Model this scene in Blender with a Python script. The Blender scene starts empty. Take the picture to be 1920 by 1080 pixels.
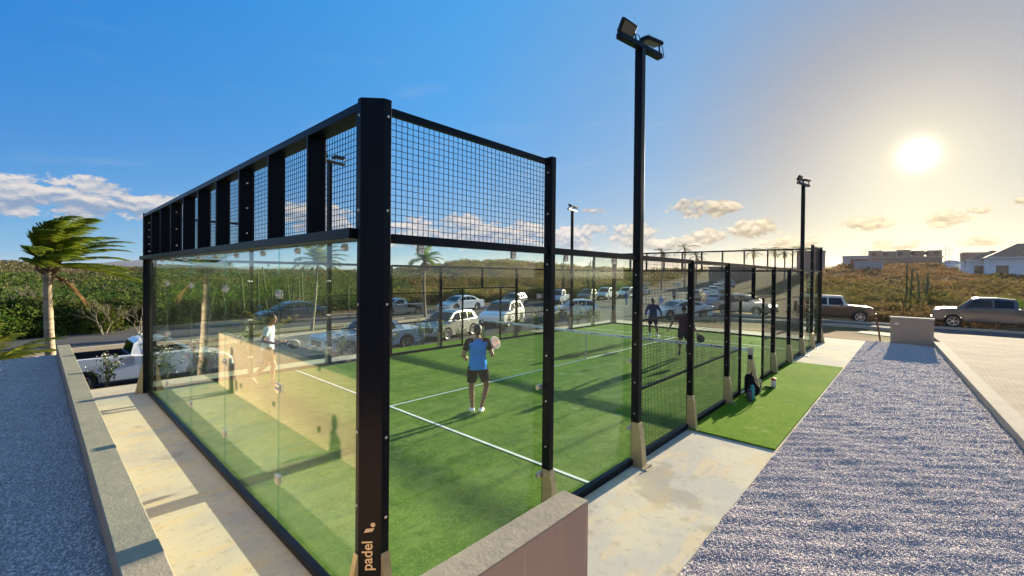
import bpy, bmesh, math, random
import numpy as np
from mathutils import Vector, Matrix, Euler
R = math.radians
random.seed(7); rng = np.random.default_rng(7)
scene = bpy.context.scene; col = scene.collection

# ------------------------------------------------------------------ camera
YAW, PIT, ROL = 0.7109, -0.0086, 0.0099
CAM = Vector((-1.6852, -3.1163, 2.7286))
cd = bpy.data.cameras.new('camera'); cam = bpy.data.objects.new('camera', cd); col.objects.link(cam)
fw = Vector((math.cos(PIT)*math.cos(YAW), math.cos(PIT)*math.sin(YAW), math.sin(PIT)))
rt = fw.cross(Vector((0, 0, 1))).normalized(); up = rt.cross(fw)
r2 = math.cos(ROL)*rt + math.sin(ROL)*up; u2 = -math.sin(ROL)*rt + math.cos(ROL)*up
cam.matrix_world = Matrix(((r2.x, u2.x, -fw.x, CAM.x), (r2.y, u2.y, -fw.y, CAM.y), (r2.z, u2.z, -fw.z, CAM.z), (0, 0, 0, 1)))
cd.sensor_width = 36; cd.lens = 816.1/1920*36
cd.shift_x = (960-1014.4)/1920; cd.shift_y = (523.3-540)/1920
cd.clip_start = .05; cd.clip_end = 9000
scene.camera = cam

# ------------------------------------------------------------------ sky, sun, exposure
SUN_EL = 12.2; SUN_AZ = 0.0          # the sun stands along +X
scene.view_settings.view_transform = 'Standard'; scene.view_settings.look = 'None'
scene.view_settings.gamma = 1; scene.view_settings.exposure = 1.85
scene.cycles.max_bounces = 8; scene.cycles.transparent_max_bounces = 40
scene.cycles.glossy_bounces = 3; scene.cycles.diffuse_bounces = 3; scene.cycles.sample_clamp_indirect = 6

class NT:
    """small wrapper for writing node trees"""
    def __init__(s, t): s.t = t; s.n = t.nodes; s.l = t.links; s.n.clear()
    def new(s, ty, **k):
        nd = s.n.new(ty)
        for a, b in k.items(): setattr(nd, a, b)
        return nd
    def put(s, sock, v):
        if v is None: return
        if isinstance(v, bpy.types.NodeSocket): s.l.new(v, sock)
        else: sock.default_value = v
    def m(s, op, a, b=None, c=None, clamp=False):
        nd = s.new('ShaderNodeMath', operation=op, use_clamp=clamp)
        for i, v in enumerate((a, b, c)): s.put(nd.inputs[i], v)
        return nd.outputs[0]
    def mix(s, f, a, b, bt='MIX'):
        nd = s.new('ShaderNodeMix', data_type='RGBA', blend_type=bt)
        s.put(nd.inputs[0], f); s.put(nd.inputs[6], a if isinstance(a, bpy.types.NodeSocket) else rgba(a)); s.put(nd.inputs[7], b if isinstance(b, bpy.types.NodeSocket) else rgba(b))
        return nd.outputs[2]
    def ss(s, v, a, b):
        nd = s.new('ShaderNodeMapRange', interpolation_type='SMOOTHSTEP')
        s.put(nd.inputs[0], v); nd.inputs[1].default_value = a; nd.inputs[2].default_value = b
        return nd.outputs[0]
    def noise(s, vec, scale, detail=3, rough=.5, out=0, dist=0):
        nd = s.new('ShaderNodeTexNoise'); s.put(nd.inputs['Vector'], vec)
        nd.inputs['Scale'].default_value = scale; nd.inputs['Detail'].default_value = detail; nd.inputs['Roughness'].default_value = rough
        nd.inputs['Distortion'].default_value = dist
        return nd.outputs[out]
    def xyz(s, x, y, z=0.):
        nd = s.new('ShaderNodeCombineXYZ')
        for i, v in enumerate((x, y, z)): s.put(nd.inputs[i], v)
        return nd.outputs[0]
def rgba(c): return (c[0], c[1], c[2], 1) if len(c) == 3 else tuple(c)

def make_world():
    w = bpy.data.worlds.new('World'); scene.world = w; w.use_nodes = True
    t = NT(w.node_tree)
    out = t.new('ShaderNodeOutputWorld'); bg = t.new('ShaderNodeBackground'); t.l.new(bg.outputs[0], out.inputs[0])
    sky = t.new('ShaderNodeTexSky', sky_type='NISHITA', sun_disc=False)
    sky.sun_elevation = R(SUN_EL); sky.sun_rotation = R(90-SUN_AZ); sky.altitude = 0; sky.air_density = 1.0; sky.dust_density = .6; sky.ozone_density = 2.5
    tc = t.new('ShaderNodeTexCoord'); sp = t.new('ShaderNodeSeparateXYZ'); t.l.new(tc.outputs['Generated'], sp.inputs[0])
    x, y, z = sp.outputs
    el = t.m('MULTIPLY', t.m('ARCSINE', z), 57.2958)                 # degrees
    az = t.m('MULTIPLY', t.m('ARCTAN2', y, x), 57.2958)
    # angle to the sun
    sd = (math.cos(R(SUN_EL)), 0, math.sin(R(SUN_EL)))
    dt = t.m('ADD', t.m('MULTIPLY', x, sd[0]), t.m('MULTIPLY', z, sd[2]))
    ang = t.m('MULTIPLY', t.m('ARCCOSINE', t.m('MINIMUM', dt, 1.)), 57.2958)
    def ramp(v, stops, mx=180.):
        nd = t.new('ShaderNodeValToRGB'); t.put(nd.inputs[0], t.m('DIVIDE', v, mx)); cr = nd.color_ramp
        for i, (p, c) in enumerate(stops):
            e = cr.elements[i] if i < 2 else cr.elements.new(p/mx)
            e.position = p/mx; e.color = rgba(tuple(q*K for q in c))
        return nd.outputs[0]
    hi = ramp(ang, HI); lo = ramp(ang, LO)
    elp = t.m('MAXIMUM', el, 0.)
    g = t.mix(t.m('POWER', 2.718, t.m('MULTIPLY', elp, -1/7.5)), hi, lo)
    # paler sky above the frame, added to lift the shaded surfaces
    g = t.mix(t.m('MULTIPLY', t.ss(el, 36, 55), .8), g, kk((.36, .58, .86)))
    nish = t.mix(1., sky.outputs[0], (.6, .8, 1.0), 'MULTIPLY')
    g = t.mix(.05, g, nish)
    # clouds ---------------------------------------------------------------
    cv = t.xyz(t.m('MULTIPLY', az, .16), t.m('MULTIPLY', el, .30), 0.)
    n1 = t.noise(cv, 2.6, 9, .66, dist=.35)
    n2 = t.noise(cv, .8, 4, .5)
    cvs = t.xyz(t.m('MULTIPLY', az, .16), t.m('MULTIPLY', t.m('ADD', el, .45), .30), 0.)
    n1s = t.noise(cvs, 2.6, 9, .66, dist=.35)
    field = None; hgt = None
    for (ca, ce, wa, we) in CLOUDS:
        da = t.m('DIVIDE', t.m('SUBTRACT', az, ca), wa)
        de = t.m('DIVIDE', t.m('SUBTRACT', el, ce), we)
        d2 = t.m('ADD', t.m('MULTIPLY', da, da), t.m('MULTIPLY', de, de))
        f = t.m('SUBTRACT', 1., d2)
        h = t.m('MULTIPLY', t.m('MAXIMUM', f, 0.), de)
        field = f if field is None else t.m('MAXIMUM', field, f)
        hgt = h if hgt is None else t.m('ADD', hgt, h)
    field = t.m('MAXIMUM', field, -1.5)
    dens = t.m('ADD', t.m('MULTIPLY', field, .62), t.m('MULTIPLY', t.m('SUBTRACT', n1, .5), 2.7))
    cm = t.m('MULTIPLY', t.ss(dens, .05, .30), t.ss(field, -.9, -.1))
    # horizon bank
    bank = t.m('ADD', t.m('SUBTRACT', 1., t.m('DIVIDE', t.m('ABSOLUTE', t.m('SUBTRACT', el, 1.4)), 2.6)), t.m('MULTIPLY', t.m('SUBTRACT', n1, .56), 4.2))
    bm = t.m('MULTIPLY', t.ss(bank, .3, 1.0), t.m('MULTIPLY', t.ss(el, -.5, .8), t.m('MULTIPLY', .75, t.m('SUBTRACT', 1., t.ss(az, 52, 64)))))
    # shading: lit tops, grey bases
    lit = t.m('ADD', t.m('ADD', .40, t.m('MULTIPLY', hgt, .9)), t.m('MULTIPLY', t.m('SUBTRACT', n1, n1s), 3.5), clamp=True)
    ca_ = t.ss(ang, 10, 42)
    cl_hi = t.mix(ca_, CL_HI_NEAR, CL_HI_FAR); cl_lo = t.mix(ca_, CL_LO_NEAR, CL_LO_FAR)
    cc = t.mix(lit, cl_lo, cl_hi)
    cc = t.mix(1., cc, t.mix(t.ss(ang, 100, 130), (1, 1, 1), (1.7, 1.6, 1.5)), 'MULTIPLY')  # added clouds behind the view are brightened to fill the shaded sides
    g = t.mix(bm, g, t.mix(.65, cl_lo, cl_hi))
    g = t.mix(cm, g, cc)
    # thin high streaks
    cs = t.noise(t.xyz(t.m('MULTIPLY', az, .05), t.m('ADD', t.m('MULTIPLY', el, .35), t.m('MULTIPLY', az, .05)), 3.), 1.6, 5, .6)
    st = t.m('MULTIPLY', t.m('MULTIPLY', t.ss(cs, .55, .80), .10), t.m('SUBTRACT', 1., t.ss(el, 16, 34)))
    g = t.mix(st, g, cl_hi)
    # sun disc and aureole
    disc = t.m('POWER', 2.718, t.m('MULTIPLY', t.m('MULTIPLY', ang, ang), -1/1.5))
    g = t.mix(1., g, t.mix(disc, (0, 0, 0), kk((1.6, 1.5, 1.2))), 'ADD')
    au = t.m('POWER', 2.718, t.m('MULTIPLY', ang, -1/6.0))
    g = t.mix(1., g, t.mix(au, (0, 0, 0), kk((.42, .33, .16))), 'ADD')
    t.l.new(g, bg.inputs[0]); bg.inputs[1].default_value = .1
    t.l.new(g, bg.inputs[0])
    return bg
# sky colours are given x10 because the background strength is 0.1
K = 10./2**scene.view_settings.exposure      # colours below are as exposed
def kk(c): return tuple(v*K for v in c)
HI = [(0, (.30, .27, .24)), (12, (.24, .26, .33)), (25, (.135, .35, .66)), (50, (.045, .345, .81)), (90, (.002, .205, .66)), (180, (.03, .17, .50))]
LO = [(0, (.32, .25, .13)), (12, (.31, .255, .15)), (30, (.42, .44, .37)), (55, (.38, .57, .68)), (90, (.23, .53, .77)), (180, (.70, .64, .58))]  # last stop, opposite the sun, is raised as added warm fill
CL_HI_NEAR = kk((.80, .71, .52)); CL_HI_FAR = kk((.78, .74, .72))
CL_LO_NEAR = kk((.24, .205, .15)); CL_LO_FAR = kk((.25, .36, .54))
# azimuth, elevation, half width, half height (degrees) of each cumulus; those out of view are added as fill
CLOUDS = [(91.9, 6.4, 4.65, 1.9), (87.4, 6.6, 3.0, 2.1), (82.7, 6.3, 3.4, 1.6), (68.1, 6.6, 4.3, 2.1), (57.4, 5.0, 3.8, 2.3), (50.1, 5.5, 5.2, 2.4), (42.9, 5.1, 4.0, 2.2), (36.9, 4.7, 3.5, 2.0), (33.9, 8.4, 1.9, .5),
          (33.6, 6.2, 2.0, .75), (20.3, 8.4, 4.4, 1.25), (20.0, 5.0, 2.8, 1.1), (14.7, 5.6, 3.1, 1.35), (28.7, 5.2, 3.4, 1.9), (3.8, 5.8, 2.5, .85), (-2.4, 5.75, 2.0, .85), (-4.4, 6.4, 1.2, .4), (-4.7, 3.5, 1.8, .55), (1.6, 3.4, 2.1, .7),
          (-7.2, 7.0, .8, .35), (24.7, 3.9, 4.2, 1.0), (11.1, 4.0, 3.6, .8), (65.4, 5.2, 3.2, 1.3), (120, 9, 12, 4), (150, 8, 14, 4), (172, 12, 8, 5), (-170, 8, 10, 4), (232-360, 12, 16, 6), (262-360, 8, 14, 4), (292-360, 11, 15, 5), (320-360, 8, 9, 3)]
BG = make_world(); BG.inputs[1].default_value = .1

sl = bpy.data.lights.new('sun', 'SUN'); sun = bpy.data.objects.new('sun', sl); col.objects.link(sun)
sl.energy = 5.0; sl.angle = R(.5); sl.color = (1, .85, .60)
sun.rotation_euler = Vector((-math.cos(R(SUN_EL)), 0, -math.sin(R(SUN_EL)))).to_track_quat('-Z', 'Y').to_euler()
sun.location = (30, 0, 20)

# ------------------------------------------------------------------ helpers
class MB:
    def __init__(s): s.v = []; s.f = []; s.mi = []; s.cur = 0
    def add(s, vs, fs):
        o = len(s.v); s.v.extend([tuple(v) for v in vs]); s.f.extend([tuple(i+o for i in f) for f in fs]); s.mi.extend([s.cur]*len(fs)); return s
    def box(s, a, b):
        x0, y0, z0 = a; x1, y1, z1 = b
        vs = [(x, y, z) for z in (z0, z1) for y in (y0, y1) for x in (x0, x1)]
        return s.add(vs, [(0, 2, 3, 1), (4, 5, 7, 6), (0, 1, 5, 4), (2, 6, 7, 3), (0, 4, 6, 2), (1, 3, 7, 5)])
    def cbox(s, c, size, rot=None):
        h = [v/2 for v in size]; M = (rot.to_matrix() if isinstance(rot, Euler) else rot) if rot is not None else None
        vs = []
        for z in (-h[2], h[2]):
            for y in (-h[1], h[1]):
                for x in (-h[0], h[0]):
                    p = Vector((x, y, z)); p = M @ p if M is not None else p
                    vs.append(p+Vector(c))
        return s.add(vs, [(0, 2, 3, 1), (4, 5, 7, 6), (0, 1, 5, 4), (2, 6, 7, 3), (0, 4, 6, 2), (1, 3, 7, 5)])
    def bar(s, p, q, w, h=None, upv=(0, 0, 1)):
        p = Vector(p); q = Vector(q); d = (q-p); L = d.length
        if L < 1e-6: return s
        d /= L; u = Vector(upv); 
        if abs(d.dot(u)) > .98: u = Vector((1, 0, 0))
        a = d.cross(u).normalized(); b = a.cross(d); h = h or w
        M = Matrix((a, d, b)).transposed()
        return s.cbox((p+q)/2, (w, L, h), M)
    def tube(s, pts, rad, n=8, cap=True):
        pts = [Vector(p) for p in pts]; rad = rad if hasattr(rad, '__len__') else [rad]*len(pts)
        o = len(s.v); prev = None; vs = []; fs = []
        for i, p in enumerate(pts):
            d = (pts[min(i+1, len(pts)-1)]-pts[max(i-1, 0)])
            d = d.normalized() if d.length > 1e-9 else Vector((0, 0, 1))
            if prev is None:
                a = d.orthogonal().normalized()
            else:
                a = prev-d*prev.dot(d); a = a.normalized() if a.length > 1e-6 else d.orthogonal().normalized()
            prev = a; b = d.cross(a)
            for k in range(n):
                t = 2*math.pi*k/n; vs.append(p+(a*math.cos(t)+b*math.sin(t))*rad[i])
        for i in range(len(pts)-1):
            for k in range(n):
                fs.append((i*n+k, i*n+(k+1) % n, (i+1)*n+(k+1) % n, (i+1)*n+k))
        if cap:
            fs.append(tuple(range(n-1, -1, -1))); fs.append(tuple(range((len(pts)-1)*n, len(pts)*n)))
        return s.add(vs, fs)
    def caps(s, p, r, q, r2=None, n=14, squash=None):
        """closed tapered capsule from p to q"""
        p = Vector(p); q = Vector(q); r2 = r if r2 is None else r2
        d = q-p; L = d.length; d = d.normalized() if L > 1e-6 else Vector((0, 0, 1))
        P = []; Q = []
        for k in range(1, 5):
            t = math.pi/2*k/4; P.append((p-d*r*math.cos(t), r*math.sin(t)))
        for k in range(4, 0, -1):
            t = math.pi/2*k/4; Q.append((q+d*r2*math.cos(t), r2*math.sin(t)))
        pts = P+Q
        return s.tube([a for a, b in pts], [b for a, b in pts], n)
    def ell(s, c, rad, rot=None, nu=16, nv=10):
        vs = []; fs = []; M = rot.to_matrix() if rot is not None else Matrix.Identity(3)
        c = Vector(c); vs.append(c+M @ Vector((0, 0, -rad[2])))
        for j in range(1, nv):
            t = -math.pi/2+math.pi*j/nv
            for i in range(nu):
                a = 2*math.pi*i/nu
                vs.append(c+M @ Vector((rad[0]*math.cos(t)*math.cos(a), rad[1]*math.cos(t)*math.sin(a), rad[2]*math.sin(t))))
        vs.append(c+M @ Vector((0, 0, rad[2])))
        for i in range(nu): fs.append((0, 1+(i+1) % nu, 1+i))
        for j in range(nv-2):
            for i in range(nu):
                a = 1+j*nu+i; b = 1+j*nu+(i+1) % nu; fs.append((a, b, b+nu, a+nu))
        t = len(vs)-1
        for i in range(nu): fs.append((t, 1+(nv-2)*nu+i, 1+(nv-2)*nu+(i+1) % nu))
        return s.add(vs, fs)
    def prism(s, poly, z0, z1):
        n = len(poly)
        vs = [(p[0], p[1], z0) for p in poly]+[(p[0], p[1], z1) for p in poly]
        a = sum(poly[i][0]*poly[(i+1) % n][1]-poly[(i+1) % n][0]*poly[i][1] for i in range(n))
        fs = [tuple(range(n-1, -1, -1)), tuple(range(n, 2*n))]+[(i, (i+1) % n, n+(i+1) % n, n+i) for i in range(n)]
        if a < 0: fs = [f[::-1] for f in fs]
        return s.add(vs, fs)
    def lathe(s, prof, n=24, M=None, cap=True):
        """prof: (radius, height) along local Z"""
        M = M or Matrix.Identity(4); vs = []; fs = []
        for r, z in prof:
            for k in range(n):
                t = 2*math.pi*k/n; vs.append(M @ Vector((r*math.cos(t), r*math.sin(t), z)))
        m = len(prof)
        for i in range(m-1):
            for k in range(n): fs.append((i*n+k, i*n+(k+1) % n, (i+1)*n+(k+1) % n, (i+1)*n+k))
        if cap: fs.append(tuple(range(n-1, -1, -1))); fs.append(tuple(range((m-1)*n, m*n)))
        return s.add(vs, fs)
    def build(s, name, mat, parent=None, smooth=False, bevel=0):
        me = bpy.data.meshes.new(name); me.from_pydata(s.v, [], s.f)
        mats = mat if isinstance(mat, (list, tuple)) else [mat]
        for m in mats:
            if m is not None: me.materials.append(m)
        if len(mats) > 1: me.polygons.foreach_set('material_index', s.mi)
        if smooth: me.polygons.foreach_set('use_smooth', [True]*len(me.polygons))
        me.update()
        o = bpy.data.objects.new(name, me); col.objects.link(o)
        if parent is not None: o.parent = parent
        if bevel:
            b = o.modifiers.new('bevel', 'BEVEL'); b.width = bevel; b.segments = 2; b.limit_method = 'ANGLE'; b.angle_limit = R(40)
        return o
def npmesh(name, V, F, mat, parent=None, smooth=False, mi=None):
    """mesh from numpy arrays; F is (n,3) or (n,4)"""
    me = bpy.data.meshes.new(name); k = F.shape[1]
    me.vertices.add(len(V)); me.vertices.foreach_set('co', np.asarray(V, np.float32).ravel())
    me.loops.add(F.size); me.loops.foreach_set('vertex_index', np.asarray(F, np.int32).ravel())
    me.polygons.add(len(F)); me.polygons.foreach_set('loop_start', np.arange(0, F.size, k, dtype=np.int32))
    try: me.polygons.foreach_set('loop_total', np.full(len(F), k, np.int32))
    except Exception: pass
    for m in (mat if isinstance(mat, (list, tuple)) else [mat]): me.materials.append(m)
    if mi is not None: me.polygons.foreach_set('material_index', np.asarray(mi, np.int32))
    if smooth: me.polygons.foreach_set('use_smooth', np.ones(len(F), bool))
    me.update(calc_edges=True); me.validate()
    o = bpy.data.objects.new(name, me); col.objects.link(o)
    if parent is not None: o.parent = parent
    return o
def tag(o, label=None, cat=None, group=None, kind=None):
    if label: o['label'] = label
    if cat: o['category'] = cat
    if group: o['group'] = group
    if kind: o['kind'] = kind
    return o
def empty(name, loc=(0, 0, 0), rz=0, label=None, cat=None, group=None):
    o = bpy.data.objects.new(name, None); col.objects.link(o); o.location = loc; o.rotation_euler = (0, 0, rz)
    o.empty_display_size = .2
    return tag(o, label, cat, group)
def kids(o): return KID.get(o.name, [])
KID = {}
def reg():
    KID.clear()
    for o in bpy.data.objects:
        if o.parent is not None: KID.setdefault(o.parent.name, []).append(o)
def copy_tree(o, parent=None):
    c = o.copy(); col.objects.link(c)
    if parent is not None: c.parent = parent
    for ch in kids(o): copy_tree(ch, c)
    return c
def put(src, loc, rz=0, scale=None, label=None, group=None):
    c = copy_tree(src); c.location = loc; c.rotation_euler = (0, 0, rz)
    if scale is not None: c.scale = (scale,)*3 if not hasattr(scale, '__len__') else scale
    if label: c['label'] = label
    if group: c['group'] = group
    return c

# ------------------------------------------------------------------ materials
def mat(name, color, rough=.5, metal=0, spec=.5, noise=None, bump=None, coat=0, sheen=0, extra=None, vec='Object'):
    """noise: list of (scale, detail, lo, hi, color, amount); bump: (scale, detail, strength, distance)"""
    m = bpy.data.materials.new(name); m.use_nodes = True; t = NT(m.node_tree)
    out = t.new('ShaderNodeOutputMaterial'); b = t.new('ShaderNodeBsdfPrincipled'); t.l.new(b.outputs[0], out.inputs[0])
    tc = t.new('ShaderNodeTexCoord').outputs[vec]
    c = None
    for (sc, det, lo, hi, cc, am) in (noise or []):
        v = tc
        if hasattr(sc, '__len__'):
            mp = t.new('ShaderNodeMapping'); mp.inputs['Scale'].default_value = sc; t.l.new(tc, mp.inputs[0]); v = mp.outputs[0]; s_ = 1
        else: s_ = sc
        f = t.m('MULTIPLY', t.ss(t.noise(v, s_, det, .6), lo, hi), am)
        c = t.mix(f, c if c is not None else color, cc)
    t.put(b.inputs['Base Color'], c if c is not None else rgba(color))
    b.inputs['Roughness'].default_value = rough; b.inputs['Metallic'].default_value = metal
    b.inputs['Specular IOR Level'].default_value = spec
    if coat: b.inputs['Coat Weight'].default_value = coat; b.inputs['Coat Roughness'].default_value = .05
    if sheen: b.inputs['Sheen Weight'].default_value = sheen; b.inputs['Sheen Roughness'].default_value = .5
    if bump:
        prev = None
        for (sc, det, st, di) in (bump if isinstance(bump, list) else [bump]):
            bn = t.new('ShaderNodeBump'); bn.inputs['Strength'].default_value = st; bn.inputs['Distance'].default_value = di
            t.l.new(t.noise(tc, sc, det, .6), bn.inputs['Height'])
            if prev is not None: t.l.new(prev, bn.inputs['Normal'])
            prev = bn.outputs[0]
        t.l.new(prev, b.inputs['Normal'])
    return m
def leafmat(name, c1, c2, trans=.35, sc=1.5, rough=.55, c3=(.13, .115, .035)):
    m = bpy.data.materials.new(name); m.use_nodes = True; t = NT(m.node_tree)
    out = t.new('ShaderNodeOutputMaterial'); b = t.new('ShaderNodeBsdfPrincipled'); tr = t.new('ShaderNodeBsdfTranslucent'); mx = t.new('ShaderNodeMixShader')
    geo = t.new('ShaderNodeNewGeometry'); oi = t.new('ShaderNodeObjectInfo')
    n = t.noise(geo.outputs['Position'], sc, 3, .6)
    f = t.m('ADD', t.m('MULTIPLY', t.ss(n, .35, .65), .6), t.m('MULTIPLY', geo.outputs['Random Per Island'], .4), clamp=True)
    c = t.mix(f, c1, c2)
    big = t.ss(t.noise(geo.outputs['Position'], .045, 4, .6), .44, .62)
    c = t.mix(t.m('MULTIPLY', big, .55), c, c3)
    hv = t.new('ShaderNodeHueSaturation'); t.put(hv.inputs['Color'], c)
    t.put(hv.inputs['Value'], t.m('ADD', .8, t.m('MULTIPLY', oi.outputs['Random'], .4)))
    t.put(hv.inputs['Hue'], t.m('ADD', .49, t.m('MULTIPLY', oi.outputs['Random'], .02)))
    t.l.new(hv.outputs[0], b.inputs['Base Color']); b.inputs['Roughness'].default_value = .9; b.inputs['Specular IOR Level'].default_value = .12
    t.l.new(hv.outputs[0], tr.inputs[0]); mx.inputs[0].default_value = trans
    t.l.new(b.outputs[0], mx.inputs[1]); t.l.new(tr.outputs[0], mx.inputs[2]); t.l.new(mx.outputs[0], out.inputs[0])
    return m
def glassmat(name, tint, f0=.045, glossc=(1, 1, 1), haze=0.0):
    m = bpy.data.materials.new(name); m.use_nodes = True; t = NT(m.node_tree)
    out = t.new('ShaderNodeOutputMaterial'); tr = t.new('ShaderNodeBsdfTransparent'); gl = t.new('ShaderNodeBsdfGlossy'); mx = t.new('ShaderNodeMixShader')
    tr.inputs[0].default_value = rgba(tint); gl.inputs[0].default_value = rgba(glossc); gl.inputs['Roughness'].default_value = .008
    lw = t.new('ShaderNodeLayerWeight'); lw.inputs[0].default_value = .5
    f = t.m('ADD', f0, t.m('MULTIPLY', t.m('POWER', lw.outputs['Facing'], 5.), 1-f0), clamp=True)
    t.l.new(f, mx.inputs[0]); t.l.new(tr.outputs[0], mx.inputs[1]); t.l.new(gl.outputs[0], mx.inputs[2])
    last = mx.outputs[0]
    if haze:
        # thin film of dust and dried spray on the pane
        tc = t.new('ShaderNodeTexCoord'); df = t.new('ShaderNodeBsdfTranslucent'); df.inputs[0].default_value = (.8, .8, .78, 1)
        mp = t.new('ShaderNodeMapping'); mp.inputs['Scale'].default_value = (1.5, 1.5, .35); t.l.new(tc.outputs['Object'], mp.inputs[0])
        n = t.ss(t.noise(mp.outputs[0], 1.6, 6, .65), .42, .8)
        m2 = t.new('ShaderNodeMixShader'); t.put(m2.inputs[0], t.m('ADD', haze*.3, t.m('MULTIPLY', n, haze)))
        t.l.new(last, m2.inputs[1]); t.l.new(df.outputs[0], m2.inputs[2]); last = m2.outputs[0]
    t.l.new(last, out.inputs[0])
    return m
M = {}
M['steel'] = mat('black_powder_coated_steel', (.003, .005, .009), .36, 0, .14, noise=[(9, 4, .5, .8, (.008, .011, .018), .5)], bump=(220, 2, .06, .0006))
M['khaki'] = mat('khaki_galvanised_bracket', (.40, .35, .22), .38, .55, .5, noise=[(12, 4, .45, .75, (.26, .22, .14), .6)])
M['bolt'] = mat('zinc_bolt', (.6, .58, .54), .3, .9)
M['clamp'] = mat('brushed_clamp', (.66, .62, .58), .28, .75)
M['glass'] = glassmat('tempered_glass', (.93, .985, .957), .03, haze=.004)
M['glassedge'] = glassmat('glass_edge', (.62, .84, .78), .12)
M['wire'] = mat('black_mesh_wire', (.012, .015, .024), .45)
M['turf'] = mat('artificial_turf', (.055, .140, .014), 1, 0, .03,
    noise=[(.55, 5, .38, .62, (.115, .205, .026), .85), ((1.4, 3.5, 1), 6, .46, .66, (.17, .26, .06), .6), ((5, 3.6, 1), 5, .48, .66, (.030, .105, .008), .8), (26, 4, .46, .68, (.17, .28, .035), .6), (60, 3, .48, .66, (.022, .085, .008), .75), (1.5, 7, .62, .74, (.42, .44, .26), .3), (130, 2, .56, .66, (.38, .44, .17), .7), ((.35, 3, 1), 3, .56, .66, (.038, .125, .016), .5)],
    bump=[(260, 3, .9, .012), (9, 4, .3, .006)])
M['turf2'] = mat('bright_turf', (.085, .190, .006), 1, 0, .03,
    noise=[(.8, 5, .38, .62, (.13, .235, .014), .8), (5, 5, .46, .66, (.055, .140, .004), .6), (30, 4, .46, .66, (.15, .25, .02), .6), (60, 3, .48, .66, (.035, .10, .004), .75), (1.3, 7, .60, .72, (.34, .36, .16), .55), (120, 2, .60, .68, (.40, .46, .16), .6)],
    bump=[(260, 3, .9, .012), (9, 4, .3, .006)])
M['line'] = mat('white_turf_line', (.78, .80, .74), .8, bump=(240, 3, .6, .006), noise=[(30, 3, .5, .8, (.55, .62, .48), .5)])
M['conc'] = mat('beige_concrete', (.52, .475, .35), 1.0, 0, .04,
    noise=[(.7, 6, .42, .58, (.40, .385, .345), .8), ((1.2, 4.5, 1), 7, .50, .64, (.56, .45, .26), .6), (9, 6, .54, .68, (.33, .29, .22), .45), (1.3, 8, .60, .68, (.27, .21, .13), .45), (.4, 8, .62, .66, (.22, .18, .13), .4), (45, 3, .62, .70, (.30, .27, .21), .5)],
    bump=[(40, 5, .25, .004), (3, 4, .3, .008)])
M['wall'] = mat('brown_rendered_wall', (.40, .275, .20), 1.0, 0, .04,
    noise=[(1.2, 5, .4, .7, (.44, .31, .225), .6), ((14, 14, .8), 4, .60, .72, (.66, .50, .34), .4), (22, 5, .55, .8, (.38, .26, .19), .5)], bump=[(60, 6, .4, .004), (6, 4, .3, .006)])
M['coping'] = mat('grey_wall_cap', (.33, .285, .21), 1.0, 0, .04,
    noise=[(2.0, 6, .40, .66, (.27, .235, .185), .8), (11, 5, .55, .72, (.44, .37, .27), .5), (38, 4, .66, .72, (.13, .11, .09), .8)], bump=[(70, 6, .6, .004), (8, 5, .5, .01)])
M['boxwall'] = mat('meter_box_render', (.42, .30, .22), 1.0, 0, .04, noise=[(2, 5, .4, .7, (.36, .28, .21), .6)], bump=(60, 5, .4, .004))
M['stone'] = mat('pale_gravel_stone', (.46, .43, .44), .8, 0, .3)
def stonemat(name, cs):
    m = bpy.data.materials.new(name); m.use_nodes = True; t = NT(m.node_tree)
    out = t.new('ShaderNodeOutputMaterial'); b = t.new('ShaderNodeBsdfPrincipled'); t.l.new(b.outputs[0], out.inputs[0]); b.inputs['Roughness'].default_value = 1; b.inputs['Specular IOR Level'].default_value = .05
    geo = t.new('ShaderNodeNewGeometry'); rp = t.new('ShaderNodeValToRGB'); cr = rp.color_ramp
    for i, c in enumerate(cs):
        e = cr.elements[i] if i < 2 else cr.elements.new(i/(len(cs)-1)); e.position = i/(len(cs)-1); e.color = rgba(c)
    t.l.new(geo.outputs['Random Per Island'], rp.inputs[0]); t.l.new(rp.outputs[0], b.inputs['Base Color'])
    return m
M['stones'] = stonemat('mixed_gravel_stones', [(.49, .43, .42), (.57, .50, .48), (.40, .36, .37), (.52, .46, .45), (.62, .55, .52), (.46, .41, .41)])
M['gravelbed'] = mat('gravel_bed', (.47, .42, .41), 1.0, 0, .04, noise=[(55, 4, .42, .60, (.54, .48, .47), .9), (120, 3, .45, .6, (.22, .22, .28), .8)], bump=[(60, 4, 1, .02), (140, 3, 1, .012)])
M['asphalt'] = mat('asphalt', (.075, .075, .080), 1.0, 0, .04, noise=[(.25, 5, .4, .65, (.105, .100, .095), .7), (2.5, 5, .55, .7, (.055, .055, .06), .5), (40, 3, .5, .8, (.12, .115, .11), .4)], bump=(90, 4, .5, .006))
M['dirt'] = mat('dry_dirt', (.125, .078, .042), 1.0, 0, .04, noise=[(.35, 6, .40, .62, (.185, .120, .065), .8), (2.2, 6, .50, .68, (.085, .055, .032), .7), (9, 5, .55, .75, (.26, .19, .12), .5), (.12, 4, .5, .62, (.085, .085, .035), .8)], bump=[(12, 6, .8, .05), (60, 5, .5, .01)])
M['kerb'] = mat('kerb_concrete', (.46, .40, .31), 1.0, 0, .04, noise=[(3, 5, .4, .7, (.38, .33, .26), .6)], bump=(50, 5, .3, .004))
M['mulch'] = mat('planter_soil', (.10, .075, .05), 1.0, 0, .04, noise=[(12, 5, .45, .65, (.17, .13, .09), .8)], bump=(30, 5, .9, .03))

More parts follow.
